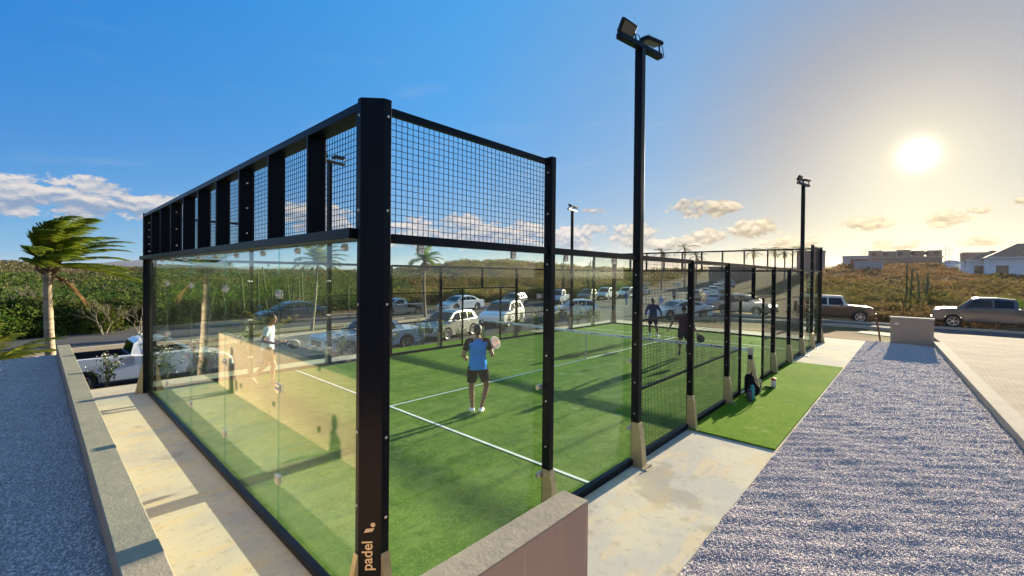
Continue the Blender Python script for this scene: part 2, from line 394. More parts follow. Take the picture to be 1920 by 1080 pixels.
def pavemat():
    m = bpy.data.materials.new('driveway_pavers'); m.use_nodes = True; t = NT(m.node_tree)
    out = t.new('ShaderNodeOutputMaterial'); b = t.new('ShaderNodeBsdfPrincipled'); t.l.new(b.outputs[0], out.inputs[0])
    tc = t.new('ShaderNodeTexCoord').outputs['Object']
    br = t.new('ShaderNodeTexBrick'); t.l.new(tc, br.inputs[0]); br.inputs['Scale'].default_value = 1
    br.inputs['Brick Width'].default_value = .21; br.inputs['Row Height'].default_value = .105; br.inputs['Mortar Size'].default_value = .006
    br.inputs['Color1'].default_value = (.38, .315, .235, 1); br.inputs['Color2'].default_value = (.345, .29, .22, 1); br.inputs['Mortar'].default_value = (.27, .225, .17, 1)
    c = t.mix(t.m('MULTIPLY', t.ss(t.noise(tc, .8, 6, .65), .45, .7), .5), br.outputs[0], (.46, .37, .26))
    mp = t.new('ShaderNodeMapping'); mp.inputs['Scale'].default_value = (2.2, .35, 1); t.l.new(tc, mp.inputs[0])
    c = t.mix(t.m('MULTIPLY', t.ss(t.noise(mp.outputs[0], 1., 5, .65), .46, .7), .5), c, (.27, .23, .19))
    t.l.new(c, b.inputs[0]); b.inputs['Roughness'].default_value = 1; b.inputs['Specular IOR Level'].default_value = .04
    bn = t.new('ShaderNodeBump'); bn.inputs['Strength'].default_value = .25; bn.inputs['Distance'].default_value = .003; t.l.new(br.outputs['Fac'], bn.inputs['Height']); bn.invert = True
    b2 = t.new('ShaderNodeBump'); b2.inputs['Strength'].default_value = .6; b2.inputs['Distance'].default_value = .05; t.l.new(t.noise(tc, 1.1, 4, .5), b2.inputs['Height']); t.l.new(bn.outputs[0], b2.inputs['Normal'])
    t.l.new(b2.outputs[0], b.inputs['Normal'])
    return m
M['pavers'] = pavemat()

# ------------------------------------------------------------------ terrain
def sst(a, b, x): t = np.clip((x-a)/(b-a), 0, 1); return t*t*(3-2*t)
def px2az(px): return YAW-np.arctan((np.asarray(px, float)-1014.4)/816.1)
# skyline of the land: photo column, distance, height of the crest in metres
CR = [(-700, 600, 7), (0, 640, 9.5), (100, 640, 7.5), (180, 520, 5.5), (250, 420, 3.6), (300, 330, 3.6), (500, 300, 3.2), (700, 280, 3.8), (790, 240, 6.2), (860, 210, 8.4), (940, 200, 8.6), (1010, 210, 8.0), (1100, 240, 6.6),
      (1200, 190, 4.6), (1300, 190, 5.0), (1450, 180, 6.2), (1530, 150, 6.0), (1640, 165, 6.2), (1750, 165, 6.2), (1800, 125, 3.4), (1930, 120, 3.2), (2300, 110, 3.0), (3300, 90, 2.0)]
CAZ = px2az([c[0] for c in CR]); _o = np.argsort(CAZ)
def crest(th, k): return np.interp(th, CAZ[_o], np.array([c[k] for c in CR], float)[_o])
def hh(x, y):
    x = np.asarray(x, float); y = np.asarray(y, float)
    hr = -.40-.47*sst(8, 17, y)
    m = (1-sst(22, 28, x))*(1-sst(11.3, 13.2, y))
    h = hr*(1-m)-.06*m
    dx = x-CAM.x; dy = y-CAM.y; D = np.hypot(dx, dy); th = np.arctan2(dy, dx)
    th = np.where(th < -1.6, -1.6, th)
    Dc = crest(th, 1); Hc = crest(th, 2)
    D0 = np.interp(th, [-.2, .3, .6, .9, 1.2], [40, 52, 75, 80, 90])
    Dc = np.maximum(Dc, D0+15)
    rise = sst(0, 1, (D-D0)/(Dc-D0))
    w = (np.sin(x*.045+1.3)*np.cos(y*.038+.4)*.9+np.sin(x*.013+y*.017)*1.4)*sst(60, 200, D)
    beyond = np.where(D > Dc, (D-Dc)*-.02, 0)
    beyond = np.maximum(beyond, -25)
    return h+rise*(Hc-h)+w*(1-rise*.75)*.6+beyond
def build_ground():
    nr, na = 150, 420
    D = np.concatenate([[0], 2.0*np.power(6000/2.0, np.linspace(0, 1, nr-1))])
    A = np.linspace(0, 2*np.pi, na, endpoint=False)
    # fine azimuths in the view
    DD, AA = np.meshgrid(D[1:], A, indexing='ij')
    X = CAM.x+DD*np.cos(AA); Y = CAM.y+DD*np.sin(AA)
    Z = hh(X, Y)
    Z = np.where((X < 21) & (X > -1.2) & (Y < 11.0) & (Y > -4), -.5, Z)
    V = np.stack([X.ravel(), Y.ravel(), Z.ravel()], 1)
    V = np.vstack([V, [[CAM.x, CAM.y, -.3]]]); n = nr-1
    i, j = np.meshgrid(np.arange(n-1), np.arange(na), indexing='ij'); i = i.ravel(); j = j.ravel(); j2 = (j+1) % na
    F = np.stack([i*na+j, (i+1)*na+j, (i+1)*na+j2, i*na+j2], 1)
    c = len(V)-1; jj = np.arange(na)
    F = np.vstack([F, np.stack([np.full(na, c), jj, (jj+1) % na, np.full(na, c)], 1)[:, [0, 1, 2, 2]]]) if False else F
    tag(npmesh('ground', V, F, M['dirt'], smooth=True), kind='structure')
build_ground()
def sheet(name, edgeA, edgeB, mat_, off=.02, nu=60, nv=14, kind='structure', const=None):
    """ruled sheet between two polylines, draped over the land"""
    def samp(E, n):
        E = np.array(E, float); s = np.concatenate([[0], np.cumsum(np.hypot(*np.diff(E[:, :2], axis=0).T))]); t = np.linspace(0, s[-1], n)
        return np.stack([np.interp(t, s, E[:, 0]), np.interp(t, s, E[:, 1])], 1)
    a = samp(edgeA, nu); b = samp(edgeB, nu); w = np.linspace(0, 1, nv)[None, :, None]
    P = a[:, None]*(1-w)+b[:, None]*w
    Z = hh(P[..., 0], P[..., 1])+off if const is None else np.full(P.shape[:2], const)
    V = np.concatenate([P, Z[..., None]], 2).reshape(-1, 3)
    i, j = np.meshgrid(np.arange(nu-1), np.arange(nv-1), indexing='ij'); i = i.ravel(); j = j.ravel()
    F = np.stack([i*nv+j, i*nv+j+1, (i+1)*nv+j+1, (i+1)*nv+j], 1)
    # keep normals up
    p = V[F[0]]; nz = np.cross(p[1]-p[0], p[2]-p[0])[2]
    if nz < 0: F = F[:, ::-1]
    return tag(npmesh(name, V, F, mat_, smooth=True), kind=kind)
# streets
sheet('parking_road', [(-60, 12.9), (0, 12.9), (21, 12.9), (27.5, 12)], [(-60, 10), (-14, 18), (-2.5, 21), (17, 25.6), (23, 27.2), (27.5, 27.5)], M['asphalt'], .05, 90, 24)
sheet('main_road', [(-60, 16), (-15, 22.6), (-3, 24.7), (17, 27.6), (27.5, 27.9)], [(-60, 24), (-15, 31.5), (-3, 33), (10, 33.4), (27.5, 33.2)], M['asphalt'], .05, 90, 20)
sheet('junction', [(27.5, -40), (27.5, -7), (31, -4), (32.6, 0), (31, 8), (27.5, 12), (27.5, 33.2)], [(35, -40), (35, 0), (35.5, 10), (46, 14), (46, 33)], M['asphalt'], .055, 90, 24)
sheet('hill_road', [(46, 14), (70, 22), (110, 30), (170, 42)], [(46, 33), (70, 37), (110, 38), (170, 46)], M['asphalt'], .06, 80, 16)
def kerbline(name, pts, w=.22, h=.13, n=60, mat_=None):
    E = np.array(pts, float); s = np.concatenate([[0], np.cumsum(np.hypot(*np.diff(E, axis=0).T))]); t = np.linspace(0, s[-1], n)
    P = np.stack([np.interp(t, s, E[:, 0]), np.interp(t, s, E[:, 1])], 1); d = np.gradient(P, axis=0); d /= np.hypot(*d.T)[:, None]; nrm = np.stack([-d[:, 1], d[:, 0]], 1)
    b = MB(); z = hh(P[:, 0], P[:, 1]); vs = []; fs = []
    for k in range(n):
        for (o, zz) in ((-w/2, -.3), (-w/2, h+.05), (w/2, h+.05), (w/2, -.3)):
            vs.append((P[k, 0]+nrm[k, 0]*o, P[k, 1]+nrm[k, 1]*o, z[k]+zz))
        if k: 
            a = (k-1)*4; c = k*4
            fs += [(a, a+1, c+1, c), (a+1, a+2, c+2, c+1), (a+2, a+3, c+3, c+2)]
    b.add(vs, [f[::-1] for f in fs])
    return tag(b.build(name, mat_ or M['kerb']), kind='structure')
kerbline('kerb_main_road_far', [(-60, 24.1), (-15, 31.6), (-3, 33.1), (10, 33.5), (45, 33.3)])
kerbline('kerb_median_far', [(-60, 15.9), (-15, 22.5), (-3, 24.6), (17, 27.5), (23, 27.7)])
kerbline('kerb_median_near', [(-60, 10.1), (-14, 18.1), (-2.5, 21.1), (17, 25.7), (23, 27.3)])
kerbline('kerb_junction_far', [(35.1, -40), (35.1, 0), (35.6, 10), (46, 13.9), (70, 21.9)])
kerbline('kerb_junction_near', [(27.4, -7), (30.9, -4), (32.5, 0), (30.9, 8), (27.4, 12)])
kerbline('kerb_parking', [(-30, 12.8), (21, 12.8)])
sheet('sidewalk', [(27.6, -3.9), (29.0, -.6)], [(30.2, -3.8), (30.2, -.7)], M['conc'], .03, 8, 4)
sheet('dirt_verge', [(-60, 24.2), (-15, 31.7), (-3, 33.2), (10, 33.6), (45, 33.4)], [(-60, 27.5), (-15, 34.5), (-3, 36), (10, 37), (45, 37.5)], M['dirt'], .10, 80, 6)
# hills far off, the blue of distance haze put into their colour
def ridge():
    V = []; F = []
    pts = [(-500, 30), (60, 34), (160, 42), (232, 60), (262, 66), (300, 60), (360, 44), (420, 30), (700, 20), (960, 30), (1250, 20)]
    azs = np.linspace(px2az(-500), px2az(1250), 90); hs = np.interp(-azs, -px2az([p[0] for p in pts]), [p[1] for p in pts])
    for k, (a, h) in enumerate(zip(azs, hs)):
        h += 3*math.sin(k*.9)+2*math.sin(k*2.3)
        for (D, z) in ((2600, -30), (3100, h*.55), (3400, h), (3800, h*.6), (4300, -30)):
            V.append((CAM.x+D*math.cos(a), CAM.y+D*math.sin(a), z+2))
        if k:
            for q in range(4): a0 = (k-1)*5+q; c0 = k*5+q; F.append((a0, c0, c0+1, a0+1))
    tag(npmesh('hills', np.array(V), np.array(F), mat('haze_tinted_hill_scrub', (.055, .085, .14), .95, noise=[(.004, 5, .4, .7, (.08, .10, .13), .6)], vec='Generated'), smooth=True), kind='structure')
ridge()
#PART2
# ------------------------------------------------------------------ slabs, turf, gravel, walls
tag(MB().prism([(-1.24, -1.50), (22.0, -1.50), (22.0, 10.0), (22.0, 11.2), (-1.24, 11.2)], -1.1, 0).build('concrete_slab', M['conc'], bevel=.01), kind='structure')
tag(MB().prism([(.012, .012), (19.988, .012), (19.988, 9.988), (.012, 9.988)], 0.002, .016).build('court_turf', M['turf']), kind='structure')
b = MB(); zl = (.018, .0235)
b.box((3.02, .03, zl[0]), (3.07, 9.97, zl[1])); b.box((16.93, .03, zl[0]), (16.98, 9.97, zl[1])); b.box((3.07, 4.975, zl[0]), (16.93, 5.025, zl[1]))
tag(b.build('court_lines', M['line']), kind='structure')
tag(MB().box((5.92, -1.47, .001), (14.32, -.075, .028)).build('turf_strip', M['turf2'], bevel=.008), kind='structure')
tag(MB().box((5.92, 10.12, .001), (13.9, 11.17, .028)).build('turf_strip', M['turf2'], bevel=.008), kind='structure')
sheet('planter_bed', [(-3, 11.2), (22, 11.2)], [(-3, 12.7), (22, 12.7)], M['mulch'], .03, 60, 6)

def gravel_bed(name, x0, x1, y0f, y1f, z, nx, ny, amp=.011):
    x = np.linspace(x0, x1, nx)[:, None]+np.zeros((1, ny)); w = np.linspace(0, 1, ny)[None, :]
    y = y0f(x)*(1-w)+y1f(x)*w
    Z = z+amp*(np.sin(x*9+np.sin(y*7)*1.7)*.5+np.sin(y*13+x*5+2*np.sin(x*3.1))*.5+np.sin(x*23+y*17)*.35+np.sin(x*3.3-y*2.1)*.9)
    V = np.stack([x.ravel(), y.ravel(), Z.ravel()], 1)
    i, j = np.meshgrid(np.arange(nx-1), np.arange(ny-1), indexing='ij'); i = i.ravel(); j = j.ravel()
    F = np.stack([i*ny+j, (i+1)*ny+j, (i+1)*ny+j+1, i*ny+j+1], 1)
    return tag(npmesh(name, V, F, M['gravelbed'], smooth=True), kind='structure')
KY = lambda x: -4.93+(x)*.0555      # inner face of the kerb wall
gz = lambda x, y, z, amp=.011: z+amp*(np.sin(x*9+np.sin(y*7)*1.7)*.5+np.sin(y*13+x*5+2*np.sin(x*3.1))*.5+np.sin(x*23+y*17)*.35+np.sin(x*3.3-y*2.1)*.9)
gravel_bed('gravel_path', .7, 22.0, KY, lambda x: -1.505+0*x, .012, 520, 100)
gravel_bed('gravel_terrace', -4.2, -1.416, lambda x: -3.0+0*x, lambda x: 9.6+0*x, 1.085, 90, 320)
tag(MB().box((-14, -14, -1), (-1.42, 9.62, 1.06)).build('terrace_ground', M['dirt']), kind='structure')

def stones(name, P, size):
    """loose stones: small irregular lumps, one mesh"""
    base = np.array([(1, 0, 0), (-1, 0, 0), (0, 1, 0), (0, -1, 0), (0, 0, 1), (0, 0, -1)], float)
    fb = np.array([(0, 2, 4), (2, 1, 4), (1, 3, 4), (3, 0, 4), (2, 0, 5), (1, 2, 5), (3, 1, 5), (0, 3, 5)])
    n = len(P); s = size*rng.uniform(.6, 1.35, (n, 1, 1))*rng.uniform(.65, 1.3, (n, 6, 1))*np.array([1, .8, .5])
    V = base[None]*s
    q = rng.normal(size=(n, 4))*np.array([.6, .28, .28, .9])+np.array([.5, 0, 0, 0]); q /= np.linalg.norm(q, axis=1)[:, None]; a, b_, c, d = q.T
    Rm = np.stack([np.stack([a*a+b_*b_-c*c-d*d, 2*(b_*c-a*d), 2*(b_*d+a*c)], 1), np.stack([2*(b_*c+a*d), a*a-b_*b_+c*c-d*d, 2*(c*d-a*b_)], 1), np.stack([2*(b_*d-a*c), 2*(c*d+a*b_), a*a-b_*b_-c*c+d*d], 1)], 1)
    V = np.einsum('nij,nkj->nki', Rm, V)+P[:, None, :]
    F = (fb[None]+6*np.arange(n)[:, None, None]).reshape(-1, 3)
    return npmesh(name, V.reshape(-1, 3), F, M['stones'])
def scatter(n, x0, x1, ya, yb, z, px=1.0):
    u = rng.random(n); x = x0+(x1-x0)*u**px; y = ya(x)+(yb(x)-ya(x))*rng.random(n)
    return np.stack([x, y, gz(x, y, z)+.001], 1)
P = np.vstack([scatter(78000, 2.0, 7.5, lambda x: KY(x)+.01, lambda x: -1.515+0*x, .012, 1.25), scatter(50000, 7, 22, lambda x: KY(x)+.01, lambda x: -1.515+0*x, .012, 1.5)])
tag(stones('gravel', P, .0125), 'loose pale grey and lilac gravel lying in the wide path right of the court', 'gravel', kind='stuff')
P = scatter(40000, -2.6, -1.43, lambda x: -.6+0*x, lambda x: 9.5+0*x, 1.085)
tag(stones('gravel', P, .0125), 'loose shaded gravel on the raised terrace left of the grey wall', 'gravel', kind='stuff')

def wallthing(name, poly, h, label, cat='wall', z0=-1.0, face=None):
    t = empty(name, (sum(p[0] for p in poly)/len(poly), sum(p[1] for p in poly)/len(poly), 0), 0, label, cat)
    lo = [(p[0]-t.location.x, p[1]-t.location.y) for p in poly]
    MB().prism(lo, z0, h-.012).build('wall_face', face or M['wall'], t)
    MB().prism(lo, h-.012, h).build('wall_cap', M['coping'], t, bevel=.006)
    return t
wallthing('retaining_wall', [(-1.415, -6), (-1.24, -6), (-1.24, 9.75), (-1.415, 9.75)], 1.25, 'long low rendered wall holding up the gravel terrace, running away at the left')
wallthing('low_wall', [(-1.239, -1.50), (.69, -1.50), (.69, -1.29), (-1.239, -1.29)], 1.25, 'short brown rendered wall in front of the near court corner')
kb = MB(); A = (2.0, KY(2.0)); B = (22.3, KY(22.3))
kb.prism([(A[0], A[1]), (B[0], B[1]), (B[0]+.02, B[1]-.30), (A[0], A[1]-.30)], -.3, .175)
t_ = kb.build('kerb_wall', M['kerb'], bevel=.012); tag(t_, 'low beige kerb wall between the gravel path and the paved driveway', 'kerb')
tag(MB().prism([(1.5, KY(1.5)-.31), (22.3, KY(22.3)-.31), (26.9, -3.6), (27.3, -5), (27.3, -26), (1.5, -26)], -.5, .10).build('driveway', M['pavers']), kind='structure')
# meter box, marker rod
t = empty('meter_box', (22.25, -3.02, 0), 0, 'brown rendered meter box standing at the end of the gravel path', 'utility box')
MB().box((-.18, -.68, -.3), (.22, .70, 1.05)).build('cabinet', M['boxwall'], t, bevel=.01)
MB().box((-.21, -.71, 1.05), (.25, .73, 1.12)).build('lid', M['kerb'], t, bevel=.01)
MB().box((-.188, .42, .80), (-.181, .56, .87)).build('label_plate', mat('white_plate', (.75, .75, .72), .5), t)
t = tag(MB().tube([(23.2, -1.95, -.2), (23.15, -1.88, .35), (23.05, -1.78, .95)], [.035, .035, .04], 8).build('marker_rod', mat('rusty_rod', (.10, .05, .035), .8)), 'leaning rusty steel marker rod in the dirt beside the meter box', 'rod')
b = MB(); b.tube([(21, -2.2, .0), (22.4, -.6, .02), (23.2, 1.2, .03), (24.2, 2.6, -.05)], .03, 6)

# ------------------------------------------------------------------ court enclosure
ENC = {}
def mesh_panel(name, parent, axis, a0, a1, z0, z1, c, dens=.05, th=.0042):
    """welded wire mesh; axis 'x': runs along x at y=c, axis 'y': runs along y at x=c"""
    b = MB(); h = th/2
    def P(a, z, o): return (a, c+o, z) if axis == 'x' else (c+o, a, z)
    n = max(1, round((a1-a0)/dens)); m = max(1, round((z1-z0)/dens))
    for i in range(1, n):
        a = a0+(a1-a0)*i/n
        p, q = P(a-h, z0, -h), P(a+h, z1, h); b.box(tuple(map(min, p, q)), tuple(map(max, p, q)))
    for j in range(1, m):
        z = z0+(z1-z0)*j/m
        p, q = P(a0, z-h, h), P(a1, z+h, h+th); b.box(tuple(map(min, p, q)), tuple(map(max, p, q)))
    return b.build(name, M['wire'], parent)
def pane(parent, axis, a0, a1, c, z0=.066, z1=2.985, th=.012, clamps=(), side=-1):
    g = .004; b = MB()
    if axis == 'y': b.box((c-th/2, a0+g, z0), (c+th/2, a1-g, z1))
    else: b.box((a0+g, c-th/2, z0), (a1-g, c+th/2, z1))
    # green edges are their own faces
    fs = b.f; b.mi = []
    for f in fs:
        vs = [Vector(b.v[i]) for i in f]; n = (vs[1]-vs[0]).cross(vs[2]-vs[0]).normalized()
        k = abs(n.x) if axis == 'y' else abs(n.y); b.mi.append(0 if k > .5 else 1)
    o = b.build('glass_panel', [M['glass'], M['glassedge']], parent)
    return o
def clamp(parent, axis, a, z, c, w=.11, h=.09):
    b = MB()
    for s in (-1, 1):
        if axis == 'y':
            b.box((c+s*.008-.003*(s < 0)-(.006 if s < 0 else -.0), a-w/2, z-h/2), (c+s*.008+.009, a+w/2, z+h/2)); 
            for q in (-1, 1): b.lathe([(.013, 0), (.013, .008), (.009, .011)], 8, Matrix.Translation((c+s*.017, a+q*w*.27, z)) @ Matrix.Rotation(s*math.pi/2, 4, 'Y'))
        else:
            b.box((a-w/2, c+s*.008-.009*(s < 0), z-h/2), (a+w/2, c+s*.008+.009*(s > 0), z+h/2))
            for q in (-1, 1): b.lathe([(.013, 0), (.013, .008), (.009, .011)], 8, Matrix.Translation((a+q*w*.27, c+s*.017, z)) @ Matrix.Rotation(-s*math.pi/2, 4, 'X'))
    return b.build('glass_clamp', M['clamp'], parent)
def bolts(b, pts, axis, s):
    for (x, y, z) in pts:
        rot = Matrix.Rotation(s*math.pi/2, 4, 'Y') if axis == 'x' else Matrix.Rotation(-s*math.pi/2, 4, 'X')
        b.lathe([(.014, 0), (.014, .006), (.010, .010)], 8, Matrix.Translation((x, y, z)) @ rot)
BOLT = {}
def add_bolts(parent, pts, axis, s, r=.010, L=.008, name='bolt'):
    key = (axis, s, r, L)
    for (x, y, z) in pts:
        if key not in BOLT:
            rot = Matrix.Rotation(s*math.pi/2, 4, 'Y') if axis == 'x' else Matrix.Rotation(-s*math.pi/2, 4, 'X') if axis == 'y' else Matrix.Identity(4)
            BOLT[key] = MB().lathe([(r, 0), (r, L*.6), (r*.7, L)], 8, rot).build(name, M['bolt']); o = BOLT[key]
        else: o = BOLT[key].copy(); o.name = name; col.objects.link(o)
        o.location = (x, y, z); o.parent = parent
def side_post(parent, x, s, h=3.0, a=.07, bq=.11, foot=True, name='post', z0=0, y0=None):
    """post of a side fence; s=-1 for the y=0 side, +1 for the y=10 side (outside is s)"""
    c = 0 if s < 0 else 10
    y1 = c+s*.008; y2 = c+s*(.008+bq)
    o = MB().box((x-a/2, min(y1, y2), z0), (x+a/2, max(y1, y2), h+.02)).build(name, M['steel'], parent, bevel=.004)
    zs = [z for z in (.35, .85, 1.35, 1.85, 2.35, 2.85, 3.4, 3.85) if z0+.1 < z < h]
    add_bolts(o, [(x-a/2, (y1+y2)/2, z) for z in zs], 'x', -1)
    if foot:
        f = MB(); a2 = a/2+.006; yo = y2+s*.004
        vs = []
        for (z, ext, w) in ((0, .080, .006), (.50, .028, .002), (.60, .005, 0)):
            for (xx, yy) in ((-a2-w, y1+s*.015), (a2+w, y1+s*.015), (a2+w, yo+s*ext), (-a2-w, yo+s*ext)): vs.append((x+xx, yy, z))
        fs = [(0, 1, 2, 3), (8, 11, 10, 9)]
        for r_ in (0, 4):
            for k in range(4): fs.append((r_+k, r_+4+k, r_+4+(k+1) % 4, r_+(k+1) % 4))
        if s > 0: fs = [q[::-1] for q in fs]
        f.add(vs, fs); f.box((x-.09, min(y1, yo+s*.16), .001), (x+.09, max(y1, yo+s*.16), .012))
        fo = f.build('foot_bracket', M['khaki'], o, bevel=.004)
        add_bolts(o, [(x-a2-.004, y2-s*.05, .54)], 'x', -1)
        add_bolts(o, [(x+q*.06, yo+s*.13, .012) for q in (-1, 1)], 'z', 1, .012, .03, 'anchor_bolt')
    return o
def side_fence(s, label):
    c = 0 if s < 0 else 10
    t = empty('side_fence', (0, 0, 0), 0, label, 'fence')
    o1 = c+s*.012
    def rail(x0, x1, z, h=.05, d=.045, name='rail'):
        y1 = c+s*.014; y2 = c+s*(.014+d); MB().box((x0, min(y1, y2), z-h/2), (x1, max(y1, y2), z+h/2)).build(name, M['steel'], t, bevel=.003)
    # posts; the floodlight masts take the place of those at x=4 and x=16
    for x in (2, 18): side_post(t, x, s, 4.0)
    for x in (6, 8, 12, 14): side_post(t, x, s, 3.0)
    for x in (9, 11): side_post(t, x, s, 2.2, .05, .06, False, 'door_post')
    side_post(t, 10, s, 3.0, .06, .09, False, 'hanging_post', 2.2)
    for (x0, x1) in ((.10, 2), (18, 19.9)):
        rail(x0, x1, 3.97, .055, .05, 'top_rail'); mesh_panel('mesh_panel', t, 'x', x0, x1-.035, 3.04, 3.945, c+s*.03)
    for (x0, x1) in ((.10, 1.965), (2.035, 3.94), (4.06, 5.965), (6.035, 7.965), (8.035, 9.97), (10.03, 11.965), (12.035, 13.965), (14.035, 15.94), (16.06, 17.965), (18.035, 19.9)):
        rail(x0, x1, 3.0, .07, .07, 'beam')
    for (x0, x1) in ((.03, 1.965), (2.035, 3.94), (4.06, 5.965), (6.035, 7.965), (8.035, 8.975), (11.025, 11.965), (12.035, 13.965), (14.035, 15.94), (16.06, 17.965), (18.035, 19.97)):
        y1 = c-s*.02; y2 = c+s*.06; MB().box((x0, min(y1, y2), .001), (x1, max(y1, y2), .09)).build('bottom_channel', M['steel'], t, bevel=.004)
    for k, (x0, x1) in enumerate(((.02, 2), (2, 3.95), (16.05, 18), (18, 19.98))):
        p = pane(t, 'x', x0, x1, c+(-s)*.004)
        for xx, zz in ((2, .53), (2, 1.5), (2, 2.5)) if k < 1 else ((4, .53), (4, 1.5), (4, 2.5)) if k == 1 else ((18, .53), (18, 1.5), (18, 2.5)) if k == 2 else (): 
            clamp(p, 'x', xx-.05, zz, c-s*.004, .12, .05)
        for xx in (x0+.38, x1-.5): clamp(p, 'x', xx, 2.93, c-s*.004, .05, .075)
    for (x0, x1) in ((4.06, 5.965), (6.035, 7.965), (12.035, 13.965), (14.035, 15.94)):
        mesh_panel('mesh_panel', t, 'x', x0, x1, .09, 2.965, c+s*.03)
        rail(x0, x1, 1.05, .035, .035); rail(x0, x1, 2.07, .035, .035)
    for (x0, x1) in ((8.035, 8.975), (11.025, 11.965)):
        mesh_panel('mesh_panel', t, 'x', x0, x1, .09, 2.18, c+s*.03); rail(x0, x1, 1.05, .035, .035)
    for (x0, x1) in ((8.035, 9.97), (10.03, 11.965)):
        rail(x0, x1, 2.2, .045, .05); mesh_panel('mesh_panel', t, 'x', x0, x1, 2.22, 2.965, c+s*.03)
    return t
side_fence(-1, 'near long side of the padel court, black steel mesh fence with glass ends and doorway')
side_fence(1, 'far long side of the padel court, black steel mesh fence facing the parked cars')

def end_wall(s, label):
    """s=-1: near end (x=0), s=+1: far end (x=20); outside is s"""
    X = 0 if s < 0 else 20
    t = empty('glass_end_wall', (0, 0, 0), 0, label, 'glass wall')
    def bx(x0, x1, y0, y1, z0, z1, name, m=M['steel'], bev=.004):
        a, b_ = X+s*x0, X+s*x1
        return MB().box((min(a, b_), y0, z0), (max(a, b_), y1, z1)).build(name, m, t, bevel=bev)
    for (cy, sy) in ((0, -1), (10, 1)):
        P = [(.12, .05), (.12, 0), (0, .12), (-.06, .12), (-.06, .035), (.0, .035), (.035, 0), (.035, -.06), (.12, -.06)] if False else [(.12, -.05), (.12, 0), (0, .12), (-.06, .12), (-.06, .03), (.03, .03), (.03, -.05)]
        poly = [(X+s*p[0], cy+sy*p[1]) for p in P]
        o = MB().prism(poly, 0, 4.03).build('corner_post', M['steel'], t, bevel=.004)
        # foot brackets on both legs of the post
        for (p0, p1) in (((.122, -.052), (.122, .006)), ((.004, .122), (-.062, .122))):
            dx, dy = (1, 0) if p0[0] == p1[0] else (0, 1)
            q = [(p0, 0), (p1, 0), (p1, 1), (p0, 1)]
            vs = []
            for (z, e) in ((0, .13), (.50, .035), (.64, .006)):
                for (pp, out_) in q: vs.append((X+s*(pp[0]+dx*e*out_), cy+sy*(pp[1]+dy*e*out_), z))
            fs = [(0, 1, 2, 3), (8, 11, 10, 9)]
            for r_ in (0, 4):
                for k in range(4): fs.append((r_+k, r_+4+k, r_+4+(k+1) % 4, r_+(k+1) % 4))
            MB().add(vs, fs).build('foot_bracket', M['khaki'], o)
        add_bolts(o, [(X+s*.12, cy+sy*-.02, z) for z in (1.0, 1.55, 2.5, 3.2, 3.9)], 'x', s); add_bolts(o, [(X-s*.03, cy+sy*.12, z) for z in (.9, 1.5, 2.5, 3.2, 3.9)], 'y', sy)
    bx(-.05, .165, .08 if True else 0, 10.13, 2.99, 3.07, 'ledge_beam')
    bx(-.05, .11, .055, 9.945, 3.945, 4.01, 'top_rail')
    bx(-.012, .06, .03, 9.97, .001, .068, 'bottom_channel')
    for k in range(0, 11):
        y = k*1.0+(.075 if k == 0 else -.075 if k == 10 else 0)
        f = bx(-.05, .11, y-.018, y+.018, 3.07, 3.945, 'fin')
        if k in (3, 7, 10):
            add_bolts(f, [(X+s*.03, y-.018, z) for z in ((3.18, 3.34, 3.5, 3.66, 3.82) if k == 10 else (3.2, 3.5, 3.8))], 'y', -1)
    for k in range(5):
        mesh_panel('mesh_panel', t, 'y', 2*k+.06, 2*k+1.98, 3.09, 3.93, X-s*.03)
    for k in range(5):
        p = pane(t, 'y', max(.02, 2*k), min(9.98, 2*k+2), X)
        if k < 4:
            for z in (.53, 1.5, 2.5): clamp(p, 'y', 2*k+2, z, X)
        for y in (2*k+.5, 2*k+1.5): clamp(p, 'y', y, 2.945, X, .05, .06)
    return t
NW = end_wall(-1, 'near glass end wall of the padel court with finned steel frame above')
FW = end_wall(1, 'far glass end wall of the padel court, standing against the sunlit brush')
# lettering on the chamfered face of the near corner post
LET = mat('cream_lettering', (.72, .55, .32), .5)
def lettering():
    post = [o for o in col.objects if o.parent == NW and o.name.startswith('corner_post')][0]
    fc = bpy.data.curves.new('padel_word', 'FONT'); fc.body = 'padel'; fc.size = 1; fc.extrude = .0
    fc.offset = .012
    o = bpy.data.objects.new('tmp', fc); col.objects.link(o)
    bpy.context.view_layer.update()
    me = bpy.data.meshes.new_from_object(o.evaluated_get(bpy.context.evaluated_depsgraph_get()))
    bpy.data.objects.remove(o)
    co = np.array([v.co[:] for v in me.vertices]); L = co[:, 0].max()-co[:, 0].min()
    sc = .215/L; n = Vector((-.7071, -.7071, 0)); side = Vector((.7071, -.7071, 0))
    base = Vector((-.06, -.06, 0))+n*.0025
    # letters read upwards: text x -> +z, text y -> left as seen from outside
    for v in me.vertices:
        x, y = v.co.x*sc, v.co.y*sc*1.05
        v.co = base+Vector((0, 0, .515+x))+side*(.018-y)
    me.materials.append(LET); w = bpy.data.objects.new('word', me); col.objects.link(w); w.parent = post; w['label'] = 'cream lettering reading padel'
    b = MB()
    # slanted stroke and round dot of the emblem
    def pt(a, z): return tuple(base+side*a+Vector((0, 0, z)))
    b.add([pt(-.044, .800), pt(.018, .808), pt(.034, .834), pt(-.028, .830)], [(0, 1, 2, 3)])
    vs = [pt(.022, .858)]+[pt(.022+.017*math.cos(k*math.pi/10), .858+.017*math.sin(k*math.pi/10)) for k in range(20)]
    b.add(vs, [(0, 1+k, 1+(k+1) % 20) for k in range(20)])
    b.build('emblem', LET, post)
lettering()

